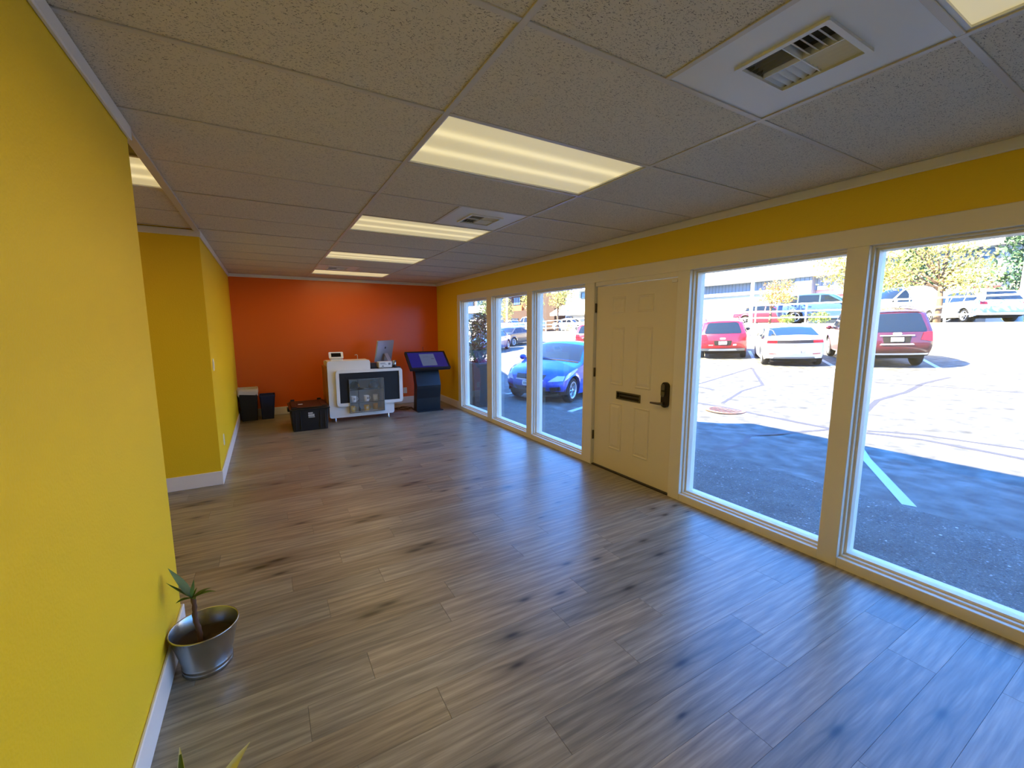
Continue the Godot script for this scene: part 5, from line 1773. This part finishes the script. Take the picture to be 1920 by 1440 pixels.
func buildings() -> void:
	# long grey shop building with a white roof across the upper lot
	var X0 := 45.0
	var o := thing("shop_building", "long blue-grey sided shop building with a broad white roof", "building", Vector3.ZERO)
	bx("upper_wall", Vector3(X0, 4.95, -36.0), Vector3(X0 + 12, 9.0, 6.0), M.siding_grey, o)
	bx("lower_wall", Vector3(X0 + 0.3, 1.0, -36.0), Vector3(X0 + 12, 4.95, 6.0), M.wall_white, o)
	bx("side_wall", Vector3(X0 - 3.0, 1.0, -40.2), Vector3(X0 + 9, 6.9, -36.0), M.siding_grey, o)
	# roof: slope rising away, a lower stretch and a taller one
	var st := S()
	var rf := func(za: float, zb: float, y0: float, y1: float, x0: float) -> void:
		quad(st, Vector3(x0, y0, za), Vector3(x0, y0, zb), Vector3(x0 + 9, y1, zb), Vector3(x0 + 9, y1, za))
		quad(st, Vector3(x0, y0, za), Vector3(x0, y0, zb), Vector3(x0, y0 - 0.35, zb), Vector3(x0, y0 - 0.35, za))
		quad(st, Vector3(x0, y0 - 0.35, za), Vector3(x0, y0 - 0.35, zb), Vector3(x0 + 2, y0 - 0.35, zb), Vector3(x0 + 2, y0 - 0.35, za))
	rf.call(-18.6, -36.0, 6.55, 11.5, X0 - 1.0)
	rf.call(6.0, -18.6, 7.6, 12.2, X0 - 1.0)
	rf.call(-36.0, -41.0, 7.1, 11.8, X0 - 4.2)
	part(st, "roof", M.roof_white, o)
	wall_window(o, X0, 5.75, 7.1, -16.9, -13.2, 3, M.window_blue)
	wall_window(o, X0, 5.75, 7.1, -12.6, -9.6, 3, M.window_blue)
	wall_window(o, X0 - 3.0, 5.3, 6.5, -39.8, -36.4, 4, M.window_blue)
	wall_window(o, X0 - 3.0, 2.2, 3.6, -39.8, -37.0, 3, M.window_blue)
	wall_window(o, X0 + 0.3, 1.8, 3.6, -27.6, -26.3, 1, M.window_blue)
	wall_window(o, X0 + 0.3, 1.9, 2.9, -20.4, -16.0, 6, M.window_dark)
	bx("pier", Vector3(X0 - 0.4, 1.0, -23.2), Vector3(X0 + 0.3, 5.0, -22.5), M.wall_white, o)
	bx("wall_slot", Vector3(X0 + 0.24, 2.75, -26.0), Vector3(X0 + 0.32, 2.9, -23.4), M.wall_grey, o)
	bx("pier", Vector3(X0 - 0.6, 1.0, -22.5), Vector3(X0 + 0.2, 6.2, -21.0), M.siding_grey, o)
	# awning with a red stripe, sloped
	st = S()
	quad(st, Vector3(X0, 4.9, -19.3), Vector3(X0, 4.9, -9.0), Vector3(X0 - 2.2, 3.5, -9.0), Vector3(X0 - 2.2, 3.5, -19.3))
	quad(st, Vector3(X0 - 2.2, 3.5, -19.3), Vector3(X0 - 2.2, 3.5, -9.0), Vector3(X0 - 2.2, 3.1, -9.0), Vector3(X0 - 2.2, 3.1, -19.3))
	tri(st, Vector3(X0, 4.9, -19.3), Vector3(X0, 3.1, -19.3), Vector3(X0 - 2.2, 3.5, -19.3))
	part(st, "awning", M.wall_white, o)
	st = S()
	for k in [[0.35, 0.52]]:
		var a := Vector3(X0, 4.93, 0).lerp(Vector3(X0 - 2.2, 3.53, 0), k[0])
		var b := Vector3(X0, 4.93, 0).lerp(Vector3(X0 - 2.2, 3.53, 0), k[1])
		quad(st, Vector3(a.x, a.y, -19.3), Vector3(a.x, a.y, -9.0), Vector3(b.x, b.y, -9.0), Vector3(b.x, b.y, -19.3))
	part(st, "awning_stripe", M.sign_red, o)
	bx("fascia_band", Vector3(X0 - 0.3, 4.05, -21.0), Vector3(X0 + 0.1, 4.4, -19.3), M.sign_red, o)
	bx("sign_board", Vector3(X0 - 0.3, 4.95, -17.0), Vector3(X0 - 0.05, 5.75, -9.0), M.wall_white, o)
	for z in [-14.9, -13.9]:
		st = S(true)
		lathe(st, [Vector2(0, 0), Vector2(0.36, 0.0), Vector2(0.36, 0.1), Vector2(0, 0.1)], 18, Transform3D(Basis(Vector3(0, 1, 0), Vector3(-1, 0, 0), Vector3(0, 0, 1)), Vector3(X0 - 0.3, 5.3, z)))
		part(st, "round_sign", M.sign_red, o)
	# left-hand group: brown block with white balconies, and a white pavilion
	o = thing("apartment_building", "brown and white balconied building far off in the left windows", "building", Vector3.ZERO)
	bx("wall", Vector3(34, 0.5, -84.0), Vector3(46, 9.5, -60.0), M.wall_grey, o)
	for k in 3:
		bx("balcony", Vector3(32.2, 1.7 + k * 2.4, -84.0), Vector3(34.0, 2.8 + k * 2.4, -60.0), M.wall_white, o, 0.05)
	for k in 2:
		for j in 6:
			bx("window", Vector3(33.9, 2.9 + k * 2.4, -83.0 + j * 3.8), Vector3(34.0, 4.0 + k * 2.4, -80.6 + j * 3.8), M.window_dark, o)
	o = thing("brown_building", "brown wooden building with a bright orange panel in the second window", "building", Vector3.ZERO)
	bx("wall", Vector3(32.0, 0.5, -58.0), Vector3(46, 3.9, -44.6), M.siding_brown, o)
	bx("upper_wall", Vector3(33.5, 3.9, -58.0), Vector3(46, 8.6, -44.6), M.siding_brown, o)
	bx("orange_panel", Vector3(33.2, 3.7, -57.2), Vector3(33.5, 4.75, -54.6), M.orange_panel, o, 0.03)
	bx("roof_edge", Vector3(32.4, 6.2, -58.4), Vector3(46, 6.6, -52.0), M.wall_white, o)
	wall_window(o, 33.5, 4.85, 6.0, -57.4, -55.4, 3, M.window_blue)
	wall_window(o, 32.0, 1.5, 2.8, -55.5, -53.5, 2, M.window_dark)
	o = thing("white_pavilion", "white pavilion with awning roofs and blue windows in the third window", "building", Vector3.ZERO)
	bx("wall", Vector3(32.0, 0.5, -42.3), Vector3(39.0, 6.2, -33.0), M.wall_white, o)
	st = S()
	quad(st, Vector3(31.0, 5.9, -44.0), Vector3(31.0, 5.9, -31.0), Vector3(37.0, 8.2, -33.0), Vector3(37.0, 8.2, -42.0))
	tri(st, Vector3(31.0, 5.9, -44.0), Vector3(37.0, 8.2, -42.0), Vector3(40.0, 5.9, -44.0))
	quad(st, Vector3(31.0, 5.9, -44.0), Vector3(31.0, 5.9, -31.0), Vector3(31.0, 5.65, -31.0), Vector3(31.0, 5.65, -44.0))
	quad(st, Vector3(30.2, 3.2, -43.0), Vector3(30.2, 3.2, -31.0), Vector3(32.0, 4.2, -31.0), Vector3(32.0, 4.2, -43.0))
	quad(st, Vector3(30.2, 3.2, -43.0), Vector3(30.2, 3.2, -31.0), Vector3(30.2, 2.9, -31.0), Vector3(30.2, 2.9, -43.0))
	part(st, "roof", M.roof_white, o)
	bx("siding_panel", Vector3(31.9, 4.5, -39.6), Vector3(32.0, 5.65, -33.0), M.siding_grey, o)
	wall_window(o, 31.9, 4.75, 5.5, -39.2, -33.4, 6, M.window_blue)
	wall_window(o, 32.0, 1.6, 2.8, -42.0, -40.8, 2, M.window_blue)
	wall_window(o, 32.0, 1.6, 2.9, -37.4, -33.4, 5, M.window_blue)
	# low structure at the right, below the trees
	o = thing("dark_shed", "low dark shed with a white edge right of the big tree", "shed", Vector3.ZERO)
	bx("wall", Vector3(35.4, 1.5, -9.7), Vector3(37.2, 3.5, -8.0), M.wall_grey, o)
	bx("opening", Vector3(35.3, 1.9, -9.4), Vector3(35.4, 3.0, -8.3), M.window_dark, o)
	bx("roof", Vector3(35.1, 3.5, -9.9), Vector3(37.4, 3.7, -7.8), M.wall_white, o, 0.03)

func tree(n: String, label: String, at: Vector3, h: float, blobs: Array, count: int, size: float, cols: Array, seedv: int, trunk_r := 0.13) -> Node3D:
	var o := thing(n, label, "tree", at)
	var st := S(true)
	var fork := h * 0.32
	tube(st, [Vector3(0, -0.1, 0), Vector3(0.02, fork * 0.5, 0.03), Vector3(0, fork, 0), Vector3(0.05, h * 0.6, 0.05), Vector3(0.02, h * 0.9, 0)], [trunk_r, trunk_r * 0.8, trunk_r * 0.65, trunk_r * 0.35, 0.015], 8)
	part(st, "trunk", M.bark, o)
	rng.seed = seedv
	for b in blobs:
		var c: Vector3 = b[0]
		var e: Vector3 = b[1]
		for k in 3:
			var tip := c + Vector3(rng.randf_range(-0.7, 0.7) * e.x, rng.randf_range(-0.3, 0.7) * e.y, rng.randf_range(-0.8, 0.8) * e.z)
			var base := Vector3(0, lerpf(fork * 0.8, minf(h * 0.6, maxf(fork, tip.y)), rng.randf() * 0.6), 0)
			var mid := base.lerp(tip, 0.5) + Vector3(0, 0.15, 0)
			st = S(true)
			tube(st, [base, mid, tip], [trunk_r * 0.38, trunk_r * 0.22, 0.01], 5)
			part(st, "branch", M.bark, o)
	leaf_cloud(o, "foliage", blobs, count, size, cols, seedv + 1)
	return o

func greenery() -> void:
	var yel := [Color(0.56, 0.50, 0.10), Color(0.48, 0.47, 0.12), Color(0.62, 0.54, 0.16), Color(0.34, 0.36, 0.10), Color(0.44, 0.36, 0.12)]
	var org := [Color(0.60, 0.48, 0.12), Color(0.50, 0.45, 0.12), Color(0.62, 0.28, 0.08), Color(0.40, 0.42, 0.12), Color(0.58, 0.22, 0.10)]
	var grn := [Color(0.05, 0.11, 0.05), Color(0.07, 0.15, 0.07), Color(0.03, 0.07, 0.04), Color(0.10, 0.18, 0.08)]
	var lim := [Color(0.26, 0.34, 0.06), Color(0.34, 0.40, 0.08), Color(0.20, 0.28, 0.06)]
	tree("yellow_tree", "large spreading tree with yellow spring leaves behind the maroon car", Vector3(24.2, 1.72, -6.6), 4.6, [[Vector3(0, 2.6, -0.9), Vector3(1.3, 1.2, 1.5)], [Vector3(0.3, 2.9, 0.4), Vector3(1.3, 1.4, 1.0)], [Vector3(0, 2.0, -2.0), Vector3(1.0, 0.7, 1.2)], [Vector3(0.2, 1.8, 0.7), Vector3(1.0, 0.8, 0.9)], [Vector3(0.0, 3.6, -0.5), Vector3(1.3, 0.9, 1.6)]], 4200, 0.08, yel, 51)
	tree("yellow_tree", "yellow-leafed tree half hidden by the post between the right windows", Vector3(24.3, 1.72, -9.6), 4.2, [[Vector3(0, 2.3, -0.6), Vector3(0.9, 0.7, 1.2)], [Vector3(0.2, 3.0, -0.9), Vector3(0.9, 0.6, 1.3)], [Vector3(0.1, 2.7, 0.9), Vector3(0.8, 0.9, 0.9)]], 1500, 0.085, yel, 57)
	tree("small_orange_tree", "small tree with yellow and orange leaves above the white car", Vector3(24.2, 1.72, -13.4), 2.9, [[Vector3(0, 1.85, 0.4), Vector3(0.6, 0.55, 1.05)], [Vector3(0, 1.35, 0.3), Vector3(0.5, 0.28, 1.1)]], 1300, 0.07, org, 61, 0.08)
	tree("yellow_tree", "yellow-leafed tree at the top of the second window", Vector3(24.2, 1.1, -37.8), 5.5, [[Vector3(0, 3.4, 0.2), Vector3(1.2, 1.5, 1.6)], [Vector3(0.2, 4.4, -0.3), Vector3(1.2, 1.0, 1.4)]], 1500, 0.12, yel, 65)
	tree("yellow_tree", "yellow-leafed tree at the top of the third window", Vector3(24.2, 1.2, -33.2), 5.5, [[Vector3(0, 3.3, 0.4), Vector3(1.2, 1.3, 1.5)], [Vector3(0.2, 4.3, 0.6), Vector3(1.2, 0.9, 1.6)]], 1700, 0.11, yel, 69)
	tree("young_tree", "thin yellow-green tree left of the slim pole in the second window", Vector3(25.0, 1.0, -44.5), 4.2, [[Vector3(0, 2.6, 0), Vector3(0.9, 1.5, 0.9)]], 700, 0.11, yel, 73, 0.08)
	tree("green_tree", "dark leafy tree beside the balconies in the leftmost window", Vector3(27.0, 1.0, -54.0), 5.0, [[Vector3(0, 2.9, 0), Vector3(1.3, 1.8, 1.5)]], 900, 0.15, [Color(0.12, 0.20, 0.06), Color(0.2, 0.28, 0.08), Color(0.08, 0.13, 0.05)], 77)
	# evergreens and hedge at the right edge
	for e in [[Vector3(39.5, 1.72, -7.1), 10.5, 81, "tall dark evergreen tree at the photo's right edge"], [Vector3(39.4, 1.72, -12.2), 8.0, 85, "dark evergreen tree behind the big yellow tree's right side"]]:
		var bl := []
		for k in 9:
			var t := k / 8.0
			bl.append([Vector3(0, 1.2 + t * (e[1] - 2.0), 0), Vector3(2.1 * (1.05 - t), 0.9, 2.1 * (1.05 - t))])
		var o := thing("evergreen_tree", e[3], "tree", e[0])
		var st := S(true)
		tube(st, [Vector3(0, -0.1, 0), Vector3(0, e[1], 0)], [0.28, 0.03], 8)
		part(st, "trunk", M.bark, o)
		leaf_cloud(o, "foliage", bl, 4200, 0.17, grn, e[2])
	var hd := thing("hedge", "bright green hedge below the evergreen at the right edge", "hedge", Vector3(35.9, 1.75, -4.5))
	leaf_cloud(hd, "foliage", [[Vector3(0, 0.6, -1.0), Vector3(0.8, 0.8, 1.8)], [Vector3(0, 0.7, 1.2), Vector3(0.8, 0.9, 1.8)]], 1500, 0.11, lim, 91)
	var k := 0
	for b in [[Vector3(24.3, 1.72, -11.0), 0.42, "round yellow-green shrub on the bank right of the white car"], [Vector3(24.3, 1.22, -31.5), 0.5, "low green shrub on the bank in the third window"], [Vector3(24.4, 1.72, -12.6), 0.35, "pale grassy shrub beneath the small orange tree"]]:
		var s := thing("bank_shrub", b[2], "shrub", b[0])
		leaf_cloud(s, "foliage", [[Vector3(0, b[1] * 0.75, 0), Vector3(b[1] * 0.8, b[1] * 0.7, b[1] * 1.3)]], 420, 0.06, lim, 95 + k)
		k += 1
